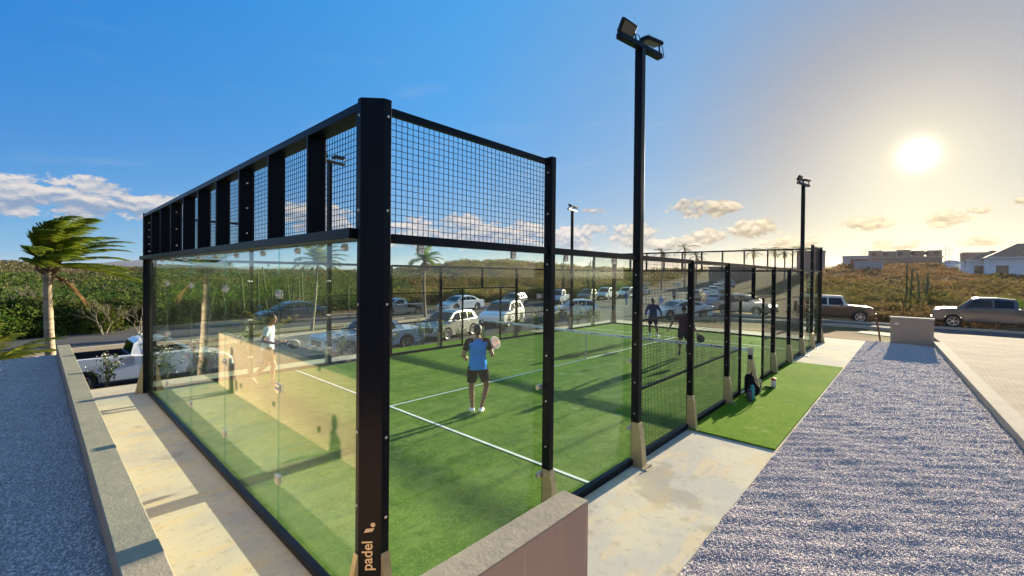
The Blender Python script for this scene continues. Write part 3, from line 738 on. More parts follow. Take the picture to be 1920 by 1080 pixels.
# ------------------------------------------------------------------ floodlight masts
LENS = mat('floodlight_glass', (.09, .09, .07), .25, 0, .6, bump=(30, 2, .2, .003))
def mast(x, y, s, label):
    t = empty('floodlight_mast', (x, y, 0), 0, label, 'floodlight', 'four floodlight masts of the court')
    a = .052
    yc = s*.068
    p = MB().box((-a, yc-.06, 0), (a, yc+.06, 6.0)).build('pole', M['steel'], t, bevel=.005)
    add_bolts(p, [(-a, yc, z) for z in (.75, 1.2, 1.75, 2.2, 2.75)], 'x', -1)
    f = MB(); a2 = a+.006; yo = yc+s*.064; y1 = s*.02; vs = []
    for (z, ext, w) in ((0, .085, .006), (.5, .03, .002), (.62, .005, 0)):
        for (xx, yy) in ((-a2-w, y1), (a2+w, y1), (a2+w, yo+s*ext), (-a2-w, yo+s*ext)): vs.append((xx, yy, z))
    fs = [(0, 1, 2, 3), (8, 11, 10, 9)]
    for r_ in (0, 4):
        for k in range(4): fs.append((r_+k, r_+4+k, r_+4+(k+1) % 4, r_+(k+1) % 4))
    f.add(vs, [q[::-1] for q in fs] if s > 0 else fs); f.box((-.11, min(y1, yo+s*.17), .001), (.11, max(y1, yo+s*.17), .012))
    f.build('foot_bracket', M['khaki'], t, bevel=.004)
    add_bolts(p, [(q*.08, yo+s*.14, .012) for q in (-1, 1)], 'z', 1, .012, .03, 'anchor_bolt')
    rot = R(-10)*(-s)
    d = Vector((math.cos(rot), math.sin(rot), 0))
    c = Vector((0, yc, 6.035))
    arm = MB().bar(c-d*.47, c+d*.47, .10, .07).build('cross_arm', M['steel'], t, bevel=.004)
    for (q, tilt, yaw_) in ((-.26, 60, 4), (.28, -10, -6)):
        o = c+d*q+Vector((0, -s*.02, 0))
        Mx = Matrix.Translation(o+Vector((0, 0, .17))) @ Matrix.Rotation(rot+R(yaw_), 4, 'Z') @ Matrix.Rotation(-s*R(tilt)*-1, 4, 'X') @ Matrix.Scale(.8, 4)
        hb = MB()
        def tb(lo, hi, m=hb):
            k0 = len(m.v); m.box(lo, hi); m.v[k0:] = [tuple(Mx @ Vector(v)) for v in m.v[k0:]]
        tb((-.20, -.12, -.02), (.20, .12, .03))
        for i in range(9): tb((-.185+i*.045, -.105, .03), (-.175+i*.045, .105, .055))
        h_ = hb.build('floodlight', M['steel'], t, bevel=.003)
        lb = MB(); tb((-.165, -.09, -.024), (.165, .09, -.019), lb); lb.build('lens', LENS, h_)
        br = MB()
        for sx in (-1, 1):
            e = Mx @ Vector((sx*.212, 0, 0)); f0 = o+d*sx*.212+Vector((0, 0, .035))
            br.bar(e, f0, .025, .006)
        br.bar(o-d*.215+Vector((0, 0, .038)), o+d*.215+Vector((0, 0, .038)), .025, .006)
        br.build('bracket', M['steel'], h_)
        cb = MB(); e = Mx @ Vector((.1, 0, .04)); f0 = o+d*.3+Vector((0, 0, .03)); cb.tube([e, (e+f0)/2+Vector((0, 0, .07))+d*.08, f0+d*.02], .006, 6); cb.build('cable', M['steel'], h_)
    return t
mast(4, 0, -1, 'tall black floodlight mast nearest the camera, rising beside the near long side')
mast(16, 0, -1, 'floodlight mast at the far end of the near long side, below the sun')
mast(4, 10, 1, 'floodlight mast on the car park side seen through the mesh of the near end wall')
mast(16, 10, 1, 'floodlight mast on the car park side near the far glass corner')

# ------------------------------------------------------------------ net
def net():
    t = empty('tennis_net', (10, 0, 0), 0, 'black padel net with white top band stretched across the middle of the court', 'net')
    b = MB(); th = .0022
    H = lambda y: .88+.035*abs(y-5)/5
    ys = np.arange(.06, 9.96, .045)
    for y in ys: b.box((-th, y-th, .03), (th, y+th, H(y)))
    for z in np.arange(.04, .88, .045):
        b.box((th, .05, z-th), (3*th, 9.95, z+th))
    b.build('net_mesh', M['wire'], t)
    b = MB(); n = 20
    for k in range(n):
        y0 = .03+9.94*k/n; y1 = .03+9.94*(k+1)/n; z0, z1 = H(y0), H(y1)
        b.add([(-.012, y0, z0-.035), (.012, y0, z0-.035), (.012, y0, z0+.035), (-.012, y0, z0+.035), (-.012, y1, z1-.035), (.012, y1, z1-.035), (.012, y1, z1+.035), (-.012, y1, z1+.035)],
              [(0, 4, 7, 3), (1, 2, 6, 5), (3, 7, 6, 2), (0, 1, 5, 4)]+([(0, 3, 2, 1)] if k == 0 else [])+([(4, 5, 6, 7)] if k == n-1 else []))
    band = b.build('top_band', mat('white_net_band', (.66, .70, .76), .7), t)
    b = MB()
    for k in range(10):
        y = .8+k*.95; z = H(y)
        for q, (w, o) in enumerate(((.16, 0), (.05, .16))):
            for sx in (-1, 1): b.box((sx*.0135-.001, y+o-w/2, z-.012), (sx*.0135+.001, y+o+w/2, z+.012 if q == 0 else z+.02))
    b.build('band_print', mat('dark_blue_print', (.02, .035, .12), .6), band)
    b = MB(); b.box((.016, 4.975, .02), (.022, 5.025, .91)); b.build('centre_strap', mat('white_strap', (.7, .7, .7), .7), t)
    for (y, s) in ((0, -1), (10, 1)):
        p = MB().box((-.045, y-.05, .0), (.045, y+.05, .93)).build('net_post', M['steel'], t, bevel=.004)
        q = MB(); q.box((-.05, y-.055, .80), (.05, y+.055, .93)); q.box((-.055, y-.06, .93), (.055, y+.06, .955)); q.build('post_cap', M['kerb'], p)
        vs = []
        for (z, e) in ((0, .17), (.60, .03), (.68, .01)):
            for (xx, yy) in ((-.055, s*-.06), (.055, s*-.06), (.055, s*(.055+e)), (-.055, s*(.055+e))): vs.append((xx, y+yy, z))
        fs = [(0, 1, 2, 3), (8, 11, 10, 9)]
        for r_ in (0, 4):
            for k in range(4): fs.append((r_+k, r_+4+k, r_+4+(k+1) % 4, r_+(k+1) % 4))
        f = MB(); f.add(vs, [v[::-1] for v in fs] if s > 0 else fs); f.build('foot_bracket', M['khaki'], p)
net()
#PART3
# ------------------------------------------------------------------ people
def bake(o):
    """turn the modifiers of o into plain mesh data"""
    dg = bpy.context.evaluated_depsgraph_get(); dg.update()
    me = bpy.data.meshes.new_from_object(o.evaluated_get(dg))
    o.modifiers.clear(); o.data = me
    me.polygons.foreach_set('use_smooth', [True]*len(me.polygons))
def fuse(mb, name, mat_, parent, vox=.009, sm=4, fac=.5):
    o = mb.build(name, mat_, parent)
    r = o.modifiers.new('r', 'REMESH'); r.mode = 'VOXEL'; r.voxel_size = vox
    if sm: s_ = o.modifiers.new('s', 'SMOOTH'); s_.iterations = sm; s_.factor = fac
    bake(o)
    return o
def skinmat(name, c):
    m = mat(name, c, .55, 0, .35, noise=[(9, 3, .4, .7, tuple(v*.82 for v in c), .6)])
    m.node_tree.nodes['Principled BSDF'].inputs['Subsurface Weight'].default_value = .08
    return m
SK1 = skinmat('tanned_skin', (.30, .155, .090)); SK2 = skinmat('dark_skin', (.16, .080, .048)); HAIR = mat('black_hair', (.010, .008, .007), .6, bump=(90, 4, .8, .006))
def cloth(name, c, c2=None): return mat(name, c, .95, 0, .08, noise=[(14, 4, .4, .7, c2 or tuple(v*.7 for v in c), .6)], bump=[(7, 4, .7, .03)])
def etube(mb, rings, n=20):
    """rings: (centre, half depth, half width, yaw, roll) stacked upwards with flat ends"""
    vs = []; fs = []
    for (c, rx, ry, yaw, tilt) in rings:
        Mx = Euler((0, tilt, yaw)).to_matrix()
        for k in range(n):
            t = 2*math.pi*k/n; vs.append(Vector(c)+Mx @ Vector((rx*math.cos(t), ry*math.sin(t), 0)))
    m = len(rings)
    for i in range(m-1):
        for k in range(n): fs.append((i*n+k, i*n+(k+1) % n, (i+1)*n+(k+1) % n, (i+1)*n+k))
    fs.append(tuple(range(n-1, -1, -1))); fs.append(tuple(range((m-1)*n, m*n)))
    mb.add(vs, fs)
def lerp(a, b, t): return Vector(a)*(1-t)+Vector(b)*t
def hand(mb, w, e, grip=None, curl=.5, side=1):
    """palm and five bent fingers at wrist w of the forearm starting at elbow e; side +1 = left hand"""
    w = Vector(w); d = (w-Vector(e)).normalized()
    if grip is not None: g = Vector(grip).normalized()
    else: g = Vector((0, 0, 1))
    a = (g-d*g.dot(d))
    a = a.normalized() if a.length > .1 else d.orthogonal().normalized()      # across the knuckles
    nrm = a.cross(d)*side                                                      # palm normal
    mb.caps(w, .024, w+d*.035, .030); 
    for k in (-.6, .1, .7): mb.caps(w+d*.02+a*.012*k, .014, w+d*.085+a*.034*k, .013)
    for k, L in ((-1.15, .075), (-.38, .084), (.38, .078), (1.15, .062)):
        r0 = w+d*.088+a*.024*k; c1 = curl
        d1 = (d*math.cos(c1)+nrm*math.sin(c1)); d2 = (d*math.cos(c1*2.1)+nrm*math.sin(c1*2.1)); d3 = (d*math.cos(c1*3)+nrm*math.sin(c1*3))
        p1 = r0+d1*L*.42; p2 = p1+d2*L*.33; p3 = p2+d3*L*.25
        mb.caps(r0-d*.012, .0105, p1, .0100); mb.caps(p1, .0098, p2, .0092); mb.caps(p2, .0092, p3, .0082)
    t0 = w+d*.03-a*.022; t1 = t0-a*.030+d*.022+nrm*.014; t2 = t1+d*.028+nrm*.016-a*.004
    mb.caps(t0, .014, t1, .0115); mb.caps(t1, .0112, t2, .0090)
def person(pos, rz, J, skin, shirt, shorts, shoe, sock=None, sleeves='short', sleevemat=None, hairstyle='short', label='', trim=None, scale=1., headturn=(0, 0), cap=None, belly=0, trousers=False, group=None, curl=(.5, .5), vox=.009, base=0):
    """J: joints in the person's frame, +X is forward, +Y is the person's left"""
    t = empty('person', (pos[0], pos[1], pos[2]), rz, label, 'person', group)
    t.scale = (scale,)*3
    g = lambda k: Vector(J[k])
    pel, che, nek, hd = g('pel'), g('che'), g('nek'), g('hd')
    b = MB()
    # trunk
    for k in (-1, 1):
        h = g('hipL' if k > 0 else 'hipR'); s_ = g('shL' if k > 0 else 'shR')
        b.caps(h+Vector((0, 0, .03)), .095, lerp(pel, che, .45)+Vector((0, k*.045, 0)), .092)
        b.caps(lerp(pel, che, .35)+Vector((0, k*.045, 0)), .090, che+Vector((0, k*.06, .02)), .100)
        b.caps(che+Vector((0, k*.05, .05)), .095, lerp(s_, nek, .45)-Vector((0, 0, .045)), .062)
        b.caps(s_, .056, lerp(s_, nek, .8), .045)
    b.caps(nek-Vector((0, 0, .05)), .060, lerp(nek, hd, .55), .052)
    # head
    H = Euler((0, R(headturn[1]), R(headturn[0])))
    HM = H.to_matrix()
    hp = lambda x, y, z: hd+HM @ Vector((x, y, z))
    b.ell(hp(-.012, 0, .025), (.098, .076, .098), H); b.ell(hp(.018, 0, -.035), (.070, .060, .080), H)
    b.caps(hp(.045, 0, -.075), .030, hp(.055, 0, -.085), .024)
    b.caps(hp(.083, 0, .015), .011, hp(.100, 0, -.018), .015)                 # nose
    b.caps(hp(.070, -.022, -.052), .009, hp(.070, .022, -.052), .009)         # lips
    b.caps(hp(.078, -.030, .034), .009, hp(.078, .030, .034), .009)           # brow
    for k in (-1, 1): b.ell(hp(-.005, k*.078, -.002), (.018, .010, .030), H)  # ears
    # arms
    for sd, k in (('L', 1), ('R', -1)):
        s_, e, w = g('sh'+sd), g('el'+sd), g('wr'+sd)
        b.caps(s_, .054, lerp(s_, e, .45), .047); b.caps(lerp(s_, e, .45), .047, e, .038)
        b.caps(e, .038, lerp(e, w, .3), .040); b.caps(lerp(e, w, .3), .040, w, .026)
        hand(b, w, e, J.get('grip'+sd), curl[0 if k > 0 else 1], k)
        h, kn, an, to = g('hip'+sd), g('kn'+sd), g('an'+sd), g('to'+sd)
        b.caps(h, .092, lerp(h, kn, .45), .076); b.caps(lerp(h, kn, .45), .076, kn, .054)
        cm = lerp(kn, an, .32)-Vector((.012, 0, 0)); b.caps(kn, .052, cm, .057); b.caps(cm, .057, lerp(kn, an, .72), .038); b.caps(lerp(kn, an, .72), .038, an, .033)
        b.caps(an, .034, lerp(an, to, .4)-Vector((0, 0, .012)), .034); b.caps(lerp(an, to, .4), .034, to, .026)
    fuse(b, 'body', skin, t, vox, 5)
    # eyes
    e = MB()
    for k in (-1, 1): e.ell(hp(.0745, k*.030, .012), (.010, .013, .008), H, 10, 6)
    e.build('eyes', HAIR, t, True)
    # shirt
    c = MB(); dn = lerp(pel, che, 0)-Vector((0, 0, .075))
    yw = math.atan2(-(g('shL')-g('shR')).x, (g('shL')-g('shR')).y)
    hw = math.atan2(-(g('hipL')-g('hipR')).x, (g('hipL')-g('hipR')).y)
    etube(c, [(dn, .150+belly, .192, hw, 0), (lerp(pel, che, .3), .134+belly, .174, hw, 0), (lerp(pel, che, .7), .118, .162, yw, 0), (che+Vector((0, 0, .04)), .122, .182, yw, 0), (lerp(che, nek, .55), .112, .180, yw, 0), (lerp(che, nek, .80), .088, .135, yw, 0), (lerp(che, nek, 1.0), .066, .074, yw, 0)])
    smb = MB() if sleevemat else c
    for sd in 'LR':
        s_, el_, w = g('sh'+sd), g('el'+sd), g('wr'+sd)
        c.caps(s_, .072, lerp(s_, che, .25), .075)
        tgt = smb
        if sleevemat: tgt.caps(lerp(s_, nek, .30), .066, s_, .075)
        L = .62 if sleeves == 'short' else 1
        tgt.tube([lerp(s_, el_, -.1), lerp(s_, el_, .2), lerp(s_, el_, L)], [.068, .068, .060 if sleeves == 'short' else .050], 18)
        if sleeves == 'long':
            tgt.caps(el_, .050, el_, .050); tgt.tube([el_, lerp(el_, w, .5), lerp(el_, w, .95)], [.050, .046, .036], 18)
    so = fuse(c, 'shirt', shirt, t, vox+.001, 5)
    if sleevemat: fuse(smb, 'sleeves', sleevemat, t, vox+.001, 4)
    # shorts or trousers
    c = MB(); etube(c, [(pel-Vector((0, 0, .09)), .118, .165, hw, 0), (pel+Vector((0, 0, .03)), .122+belly*.5, .160, hw, 0), (pel+Vector((0, 0, .07)), .112+belly*.5, .152, hw, 0)])
    for sd in 'LR':
        h, kn, an = g('hip'+sd), g('kn'+sd), g('an'+sd)
        if trousers: c.tube([h+Vector((0, 0, .02)), lerp(h, kn, .5), kn, lerp(kn, an, .95)], [.108, .094, .074, .064], 18)
        else: c.tube([h+Vector((0, 0, .02)), lerp(h, kn, .35), lerp(h, kn, .74)], [.108, .102, .094], 18)
    fuse(c, 'trousers' if trousers else 'shorts', shorts, t, vox+.001, 4)
    # shoes and socks
    for sd in 'LR':
        an, to = g('an'+sd), g('to'+sd); hl = an+(an-to).normalized()*.045; hl.z = min(an.z-.03, hl.z); f = (to-an); f.z = 0; f = f.normalized() if f.length > 0 else Vector((1, 0, 0))
        c = MB(); c.caps(an-Vector((0, 0, .015)), .046, lerp(an, to, .45)-Vector((0, 0, .008)), .044); c.caps(hl, .036, lerp(an, to, .5)-Vector((0, 0, .022)), .040); c.caps(lerp(an, to, .5)-Vector((0, 0, .02)), .042, to, .032)
        fuse(c, 'shoe', shoe, t, .008, 4)
        if sock: MB().tube([lerp(an, g('kn'+sd), .02), lerp(an, g('kn'+sd), .30)], [.040, .044], 14).build('sock', sock, t, True)
    # hair or cap
    c = MB(); c.ell(hp(-.020, 0, .034), (.102, .083, .100), H); 
    if hairstyle == 'short': c.caps(hp(-.055, 0, -.03), .060, hp(-.05, 0, .02), .066)
    ho = c.build('hair', HAIR, t, True); 
    # keep only the back and crown of the cap of hair: cut the face free
    bm = bmesh.new(); bm.from_mesh(ho.data); HI = HM.inverted()
    dead = []
    for v in bm.verts:
        q = HI @ (v.co-hd)
        if (q.x > .035 and q.z < .062) or (q.x > -.0 and q.z < .0): dead.append(v)
    bmesh.ops.delete(bm, geom=dead, context='VERTS'); bm.to_mesh(ho.data); bm.free()
    sd_ = ho.modifiers.new('t', 'SOLIDIFY'); sd_.thickness = .008
    if cap:
        c = MB(); c.ell(hp(-.014, 0, .045), (.108, .088, .090), H); c.cbox(hp(.115, 0, .045), (.11, .13, .012), H); 
        ko = fuse(c, 'cap', cap, t, .009, 2)
    return t
BASEJ = dict(pel=(0, 0, .95), che=(.01, 0, 1.22), nek=(.0, 0, 1.46), hd=(.035, 0, 1.625), shL=(0, .175, 1.40), shR=(0, -.175, 1.40), hipL=(0, .085, .92), hipR=(0, -.085, .92),
             elL=(-.03, .24, 1.12), wrL=(.08, .27, .88), elR=(-.03, -.24, 1.12), wrR=(.08, -.27, .88), knL=(.03, .10, .50), anL=(-.02, .10, .085), toL=(.13, .12, .035), knR=(.03, -.10, .50), anR=(-.02, -.10, .085), toR=(.13, -.12, .035))
def pose(**k): d = dict(BASEJ); d.update(k); return d
def racket(label, p, d, n, face, edge):
    """p: grip point, d: direction of the handle towards the head, n: normal of the face"""
    t = empty('padel_racket', p, 0, label, 'padel racket', 'rackets held by the players')
    d = Vector(d).normalized(); n = Vector(n); n = (n-d*n.dot(d)).normalized(); a = d.cross(n)
    def W(u, v, w): return a*u+d*v+n*w
    out = []
    for k in range(28):
        th = 2*math.pi*k/28; out.append((.125*math.sin(th)*(1-.08*math.cos(th)), .285-.135*math.cos(th)))
    def slab(name, mt, sc, w):
        b = MB(); n_ = len(out); c0 = .285
        vs = [W(u*sc, c0+(v-c0)*sc, -w) for u, v in out]+[W(u*sc, c0+(v-c0)*sc, w) for u, v in out]
        b.add(vs, [tuple(range(n_-1, -1, -1)), tuple(range(n_, 2*n_))]+[(i, (i+1) % n_, n_+(i+1) % n_, n_+i) for i in range(n_)]); return b.build(name, mt, t)
    slab('frame', edge, 1, .017); slab('face', face, .90, .0195)
    b = MB(); b.tube([W(0, -.065, 0), W(0, .12, 0)], [.016, .0145], 10); b.bar(W(.0, .10, 0), W(.06, .18, 0), .022, .03, n); b.bar(W(0, .10, 0), W(-.06, .18, 0), .022, .03, n); b.build('handle', HAIR, t)
    return t
RB = mat('racket_black', (.015, .015, .018), .4); RP = mat('racket_coral', (.55, .16, .12), .4, noise=[((6, 60, 6), 2, .45, .55, (.02, .02, .03), 1)]); RO = mat('racket_white_edge', (.6, .6, .58), .4)
WS = mat('white_shoe', (.78, .78, .76), .6); WK = mat('white_sock', (.72, .73, .75), .9); DK = mat('dark_shoe', (.03, .03, .035), .6)

# player in blue, near half, seen from behind, weight on both bent legs
JB = pose(pel=(-.01, 0, .93), che=(.03, 0, 1.21), nek=(.05, 0, 1.44), hd=(.085, 0, 1.60), shL=(.03, .185, 1.385), shR=(.03, -.185, 1.385), elL=(.02, .285, 1.13), wrL=(.21, .20, 1.05), elR=(.0, -.285, 1.13), wrR=(.20, -.31, 1.08),
         hipL=(0, .09, .90), hipR=(0, -.09, .90), knL=(.06, .12, .49), anL=(-.02, .10, .085), toL=(.13, .13, .035), knR=(.04, -.19, .51), anR=(-.10, -.05, .10), toR=(.05, -.12, .035), gripL=(0, .3, 1), gripR=(.1, 0, 1))
rzB = R(58); pB = (4.00, 3.40, .018)
blue = cloth('blue_sport_shirt', (.006, .23, .66), (.004, .17, .52)); dark = cloth('charcoal_cloth', (.010, .011, .013)); BLK = cloth('black_cloth', (.012, .013, .017))
person(pB, rzB, JB, SK1, blue, dark, WS, sleeves='short', sleevemat=BLK, label='padel player with bright blue shirt, black sleeves and dark shorts, seen from behind', headturn=(8, 4), curl=(.8, .9))
def tw(p, rz, l): c, s = math.cos(rz), math.sin(rz); return (p[0]+l[0]*c-l[1]*s, p[1]+l[0]*s+l[1]*c, p[2]+l[2])
def dirw(rz, l): c, s = math.cos(rz), math.sin(rz); return (l[0]*c-l[1]*s, l[0]*s+l[1]*c, l[2])
racket('coral and black padel racket held at the right of the player in blue', tw(pB, rzB, (.27, -.335, 1.10)), dirw(rzB, (.35, -.18, .35)), dirw(rzB, (.9, .5, -.4)), RP, RO)

# player in white, behind the near glass, striding to the right
JW = pose(pel=(0, 0, .93), che=(.03, 0, 1.20), nek=(.06, 0, 1.43), hd=(.11, 0, 1.585), shL=(.06, .17, 1.37), shR=(.03, -.18, 1.37), elL=(.02, .25, 1.10), wrL=(.24, .22, 1.04), elR=(-.04, -.27, 1.10), wrR=(.22, -.22, 1.02),
         hipL=(0, .085, .90), hipR=(.01, -.085, .90), knR=(.16, -.10, .50), anR=(.12, -.10, .09), toR=(.27, -.10, .035), knL=(-.02, .09, .48), anL=(-.34, .09, .18), toL=(-.24, .09, .04), gripL=(0, .2, 1), gripR=(0, 0, 1))
pW = (1.96, 8.72, .018); rzW = R(-28)
person(pW, rzW, JW, SK1, cloth('white_blue_tshirt', (.55, .63, .74), (.40, .50, .66)), cloth('khaki_shorts', (.17, .115, .06)), mat('tan_shoe', (.42, .28, .17), .7), label='padel player in a pale tee and khaki shorts walking behind the near glass wall', headturn=(-4, 4), curl=(.7, .9), vox=.010)
racket('black padel racket carried by the player in the pale tee', tw(pW, rzW, (.30, -.16, 1.02)), dirw(rzW, (1, .1, -.18)), dirw(rzW, (.2, 1, .2)), RB, RO)

# far player in navy long sleeves
JN = pose(elL=(.05, .33, 1.17), wrL=(.24, .42, 1.02), elR=(-.02, -.31, 1.15), wrR=(.16, -.30, .98), knL=(.10, .16, .52), anL=(.0, .22, .12), toL=(.13, .27, .045), knR=(.06, -.13, .50), anR=(-.03, -.14, .10), toR=(.11, -.17, .04), hd=(.05, 0, 1.62), gripL=(0, 0, 1), gripR=(0, 0, 1))
pN = (16.1, 5.65, .03); rzN = R(196)
person(pN, rzN, JN, SK2, cloth('navy_long_shirt', (.030, .040, .105)), cloth('navy_shorts', (.02, .022, .045)), WS, sock=WK, sleeves='long', label='padel player in navy long sleeves, dark shorts and white socks beyond the net', curl=(.7, .7), vox=.011)
racket('dark padel racket held by the far player in navy sleeves', tw(pN, rzN, (.27, .46, .99)), dirw(rzN, (.4, .8, .0)), dirw(rzN, (1, -.3, .2)), RB, RB)

# player in maroon with a cap running towards the net
JM = pose(pel=(0, 0, .95), che=(.04, .0, 1.22), nek=(.08, 0, 1.44), hd=(.13, 0, 1.60), elR=(.02, -.36, 1.18), wrR=(.10, -.46, .98), elL=(-.12, .30, 1.18), wrL=(-.05, .36, .96),
         hipL=(0, .09, .92), hipR=(0, -.09, .92), knR=(.12, -.12, .54), anR=(-.12, -.12, .18), toR=(-.02, -.14, .06), knL=(.02, .12, .52), anL=(-.28, .13, .30), toL=(-.26, .13, .14), gripL=(1, 0, 0), gripR=(1, 0, 0))
pM = (12.55, 2.78, .018); rzM = R(205)
person(pM, rzM, JM, SK1, cloth('maroon_black_shirt', (.065, .016, .028), (.03, .008, .014)), BLK, DK, label='padel player in maroon shirt, black shorts and dark cap running behind the mesh', cap=cloth('dark_cap', (.03, .02, .03)), curl=(.8, .8), vox=.010)
racket('black padel racket low beside the running player in maroon', tw(pM, rzM, (-.02, .40, .90)), dirw(rzM, (.05, .45, -.85)), dirw(rzM, (1, .2, 0)), RB, RB)

# the ball in the air
tag(MB().ell((0, 0, 0), (.033, .033, .033)).build('ball', mat('yellow_felt', (.62, .72, .10), .9, bump=(60, 3, .6, .004)), None, True), 'yellow green ball in the air in front of the silver hatchback', 'ball').location = (6.15, 6.25, 1.66)

# passers-by beyond the court
JS = BASEJ
WLK = pose(knL=(.14, .09, .50), anL=(.12, .09, .09), toL=(.27, .09, .04), knR=(-.06, -.09, .49), anR=(-.27, -.09, .14), toR=(-.15, -.09, .04), wrL=(-.12, .26, .90), wrR=(.2, -.25, .92), elL=(-.10, .24, 1.13), elR=(.0, -.25, 1.12))
def gz_(x, y): return float(hh(x, y))
PXS = [((11.9, 33.9), R(-60), JS, SK2, BLK, cloth('brown_shorts', (.12, .07, .05)), 'passer-by in dark clothes standing on the dirt verge beyond the road', False),
       ((45.2, 23.5), R(190), WLK, SK2, cloth('royal_blue_shirt', (.03, .10, .38)), cloth('pale_jeans', (.22, .30, .40)), 'passer-by in blue top and pale jeans walking on the road by the far cars', True),
       ((38.4, 15.8), R(170), WLK, SK1, cloth('sky_blue_shirt', (.25, .42, .75)), cloth('white_shorts', (.6, .58, .55)), 'passer-by in pale blue top and white shorts crossing behind the far player', False),
       ((56.0, 22.2), R(200), JS, SK2, cloth('grey_shirt', (.20, .23, .30)), dark, 'passer-by in grey standing far off at the green hedge', True)]
for (xy, rz, J, sk, sh, sr, lb, tr) in PXS:
    person((xy[0], xy[1], gz_(*xy)+.06), rz, J, sk, sh, sr, DK, label=lb, trousers=tr, vox=.016)

# ------------------------------------------------------------------ bag and bottles by the doorway
def backpack():
    t = empty('backpack', (8.95, -.30, .028), R(20), 'black backpack slumped against the fence beside the net post', 'backpack')
    b = MB(); b.caps((0, 0, .13), .14, (.04, .03, .40), .105); b.caps((-.02, -.06, .11), .11, (0, -.05, .22), .10); b.caps((-.14, 0, .10), .10, (.14, 0, .10), .10)
    fuse(b, 'bag_body', cloth('black_nylon', (.010, .010, .014)), t, .012, 3)
    b = MB(); b.caps((-.02, -.15, .10), .055, (0, -.13, .20), .05); fuse(b, 'front_pocket', dark, t, .012, 2)
    for s in (-1, 1):
        b = MB(); b.tube([(s*.06, -.10, .42), (s*.08, -.20, .33), (s*.09, -.21, .20), (s*.10, -.16, .08)], [.014]*4, 8); b.build('strap', mat('strap_red' if s > 0 else 'strap_grey', (.30, .06, .05) if s > 0 else (.3, .28, .26), .8), t, True)
    b = MB(); b.tube([(-.03, 0, .49), (0, -.02, .545), (.06, 0, .50)], .009, 8); b.build('loop', BLK, t, True)
backpack()
def bottle(name, loc, r, h, bodyc, lidc, label, cat='bottle', lidr=None):
    t = empty(name, loc, 0, label, cat)
    MB().lathe([(r*.85, 0), (r, .01), (r, h*.72), (r*.8, h*.78)], 20).build('bottle_body', mat(name+'_plastic', bodyc, .35), t, True)
    MB().lathe([(lidr or r*.85, h*.78), (lidr or r*.85, h*.92), (r*.35, h*.96), (r*.3, h)], 20).build('lid', mat(name+'_lid', lidc, .4), t, True)
bottle('water_bottle', (8.62, -.42, .028), .045, .34, (.02, .30, .30), (.02, .28, .30), 'tall turquoise water bottle standing beside the black backpack')
bottle('water_bottle', (8.50, -.40, .028), .05, .26, (.03, .04, .07), (.03, .03, .04), 'dark squat water bottle touching the turquoise one')
bottle('shaker_bottle', (10.15, -.50, .028), .055, .24, (.70, .58, .52), (.60, .03, .04), 'pale shaker bottle with red lid on the turf by the doorway', lidr=.062)
b = MB(); b.tube([(0, 0, .02), (.05, .1, .03), (.12, .05, .02), (.2, .12, .02), (.1, .2, .02), (.02, .12, .03)], .012, 8); b.tube([(0, .1, .02), (.12, .16, .04), (.22, .02, .02)], .010, 8)
t = b.build('tangled_strap', BLK, None, True); t.location = (9.85, -.52, .03); tag(t, 'tangle of black straps lying beside the pale shaker bottle', 'strap')
def hoverracket():
    racket('small dark padel racket leaning at the foot of the net post', (9.72, -.42, .32), (.15, .25, -1), (0, 1, .2), RB, RO)
#PART4
# ------------------------------------------------------------------ vehicles
CG = mat('tinted_car_glass', (.006, .008, .010), .06, 0, .4); TY = mat('tyre_rubber', (.014, .014, .015), .8); RIM = mat('alloy_rim', (.50, .50, .51), .28, .8)
BLKP = mat('black_trim', (.012, .012, .014), .5); LAMP = mat('headlamp_lens', (.62, .66, .70), .1, 0, .8, coat=.8); TAIL = mat('red_tail_lens', (.42, .015, .012), .15, coat=.6); CHR = mat('chrome_trim', (.7, .7, .7), .12, .9)
PLATE = mat('number_plate', (.55, .55, .42), .5)
def paint(name, c, metal=.0): return mat(name, c, .28, metal, .5, coat=.8)
def offset_poly(P, d):
    n = len(P); out = []
    for i in range(n):
        a, b, c = Vector(P[i-1]), Vector(P[i]), Vector(P[(i+1) % n])
        e1 = (b-a); e2 = (c-b)
        e1 = e1.normalized() if e1.length > 1e-6 else Vector((1, 0)); e2 = e2.normalized() if e2.length > 1e-6 else Vector((1, 0))
        n1 = Vector((-e1.y, e1.x)); n2 = Vector((-e2.y, e2.x)); m = n1+n2
        m = m.normalized() if m.length > .2 else n1
        out.append(b+m*d/max(.5, m.dot(n1)))
    return out
def loft(mb, P, slices):
    """P: outline (x,z) counter-clockwise; slices: (y, inset)"""
    n = len(P); vs = []
    for (y, d) in slices:
        for q in offset_poly(P, d): vs.append((q[0], y, q[1]))
    fs = [tuple(range(n)), tuple(range((len(slices)-1)*n+n-1, (len(slices)-1)*n-1, -1))]
    for s_ in range(len(slices)-1):
        for i in range(n): fs.append((s_*n+i, (s_+1)*n+i, (s_+1)*n+(i+1) % n, s_*n+(i+1) % n))
    mb.add(vs, fs)
def arc(cx, cz, r, a0, a1, n=10): return [(cx+r*math.cos(R(a0+(a1-a0)*k/n)), cz+r*math.sin(R(a0+(a1-a0)*k/n))) for k in range(n+1)]
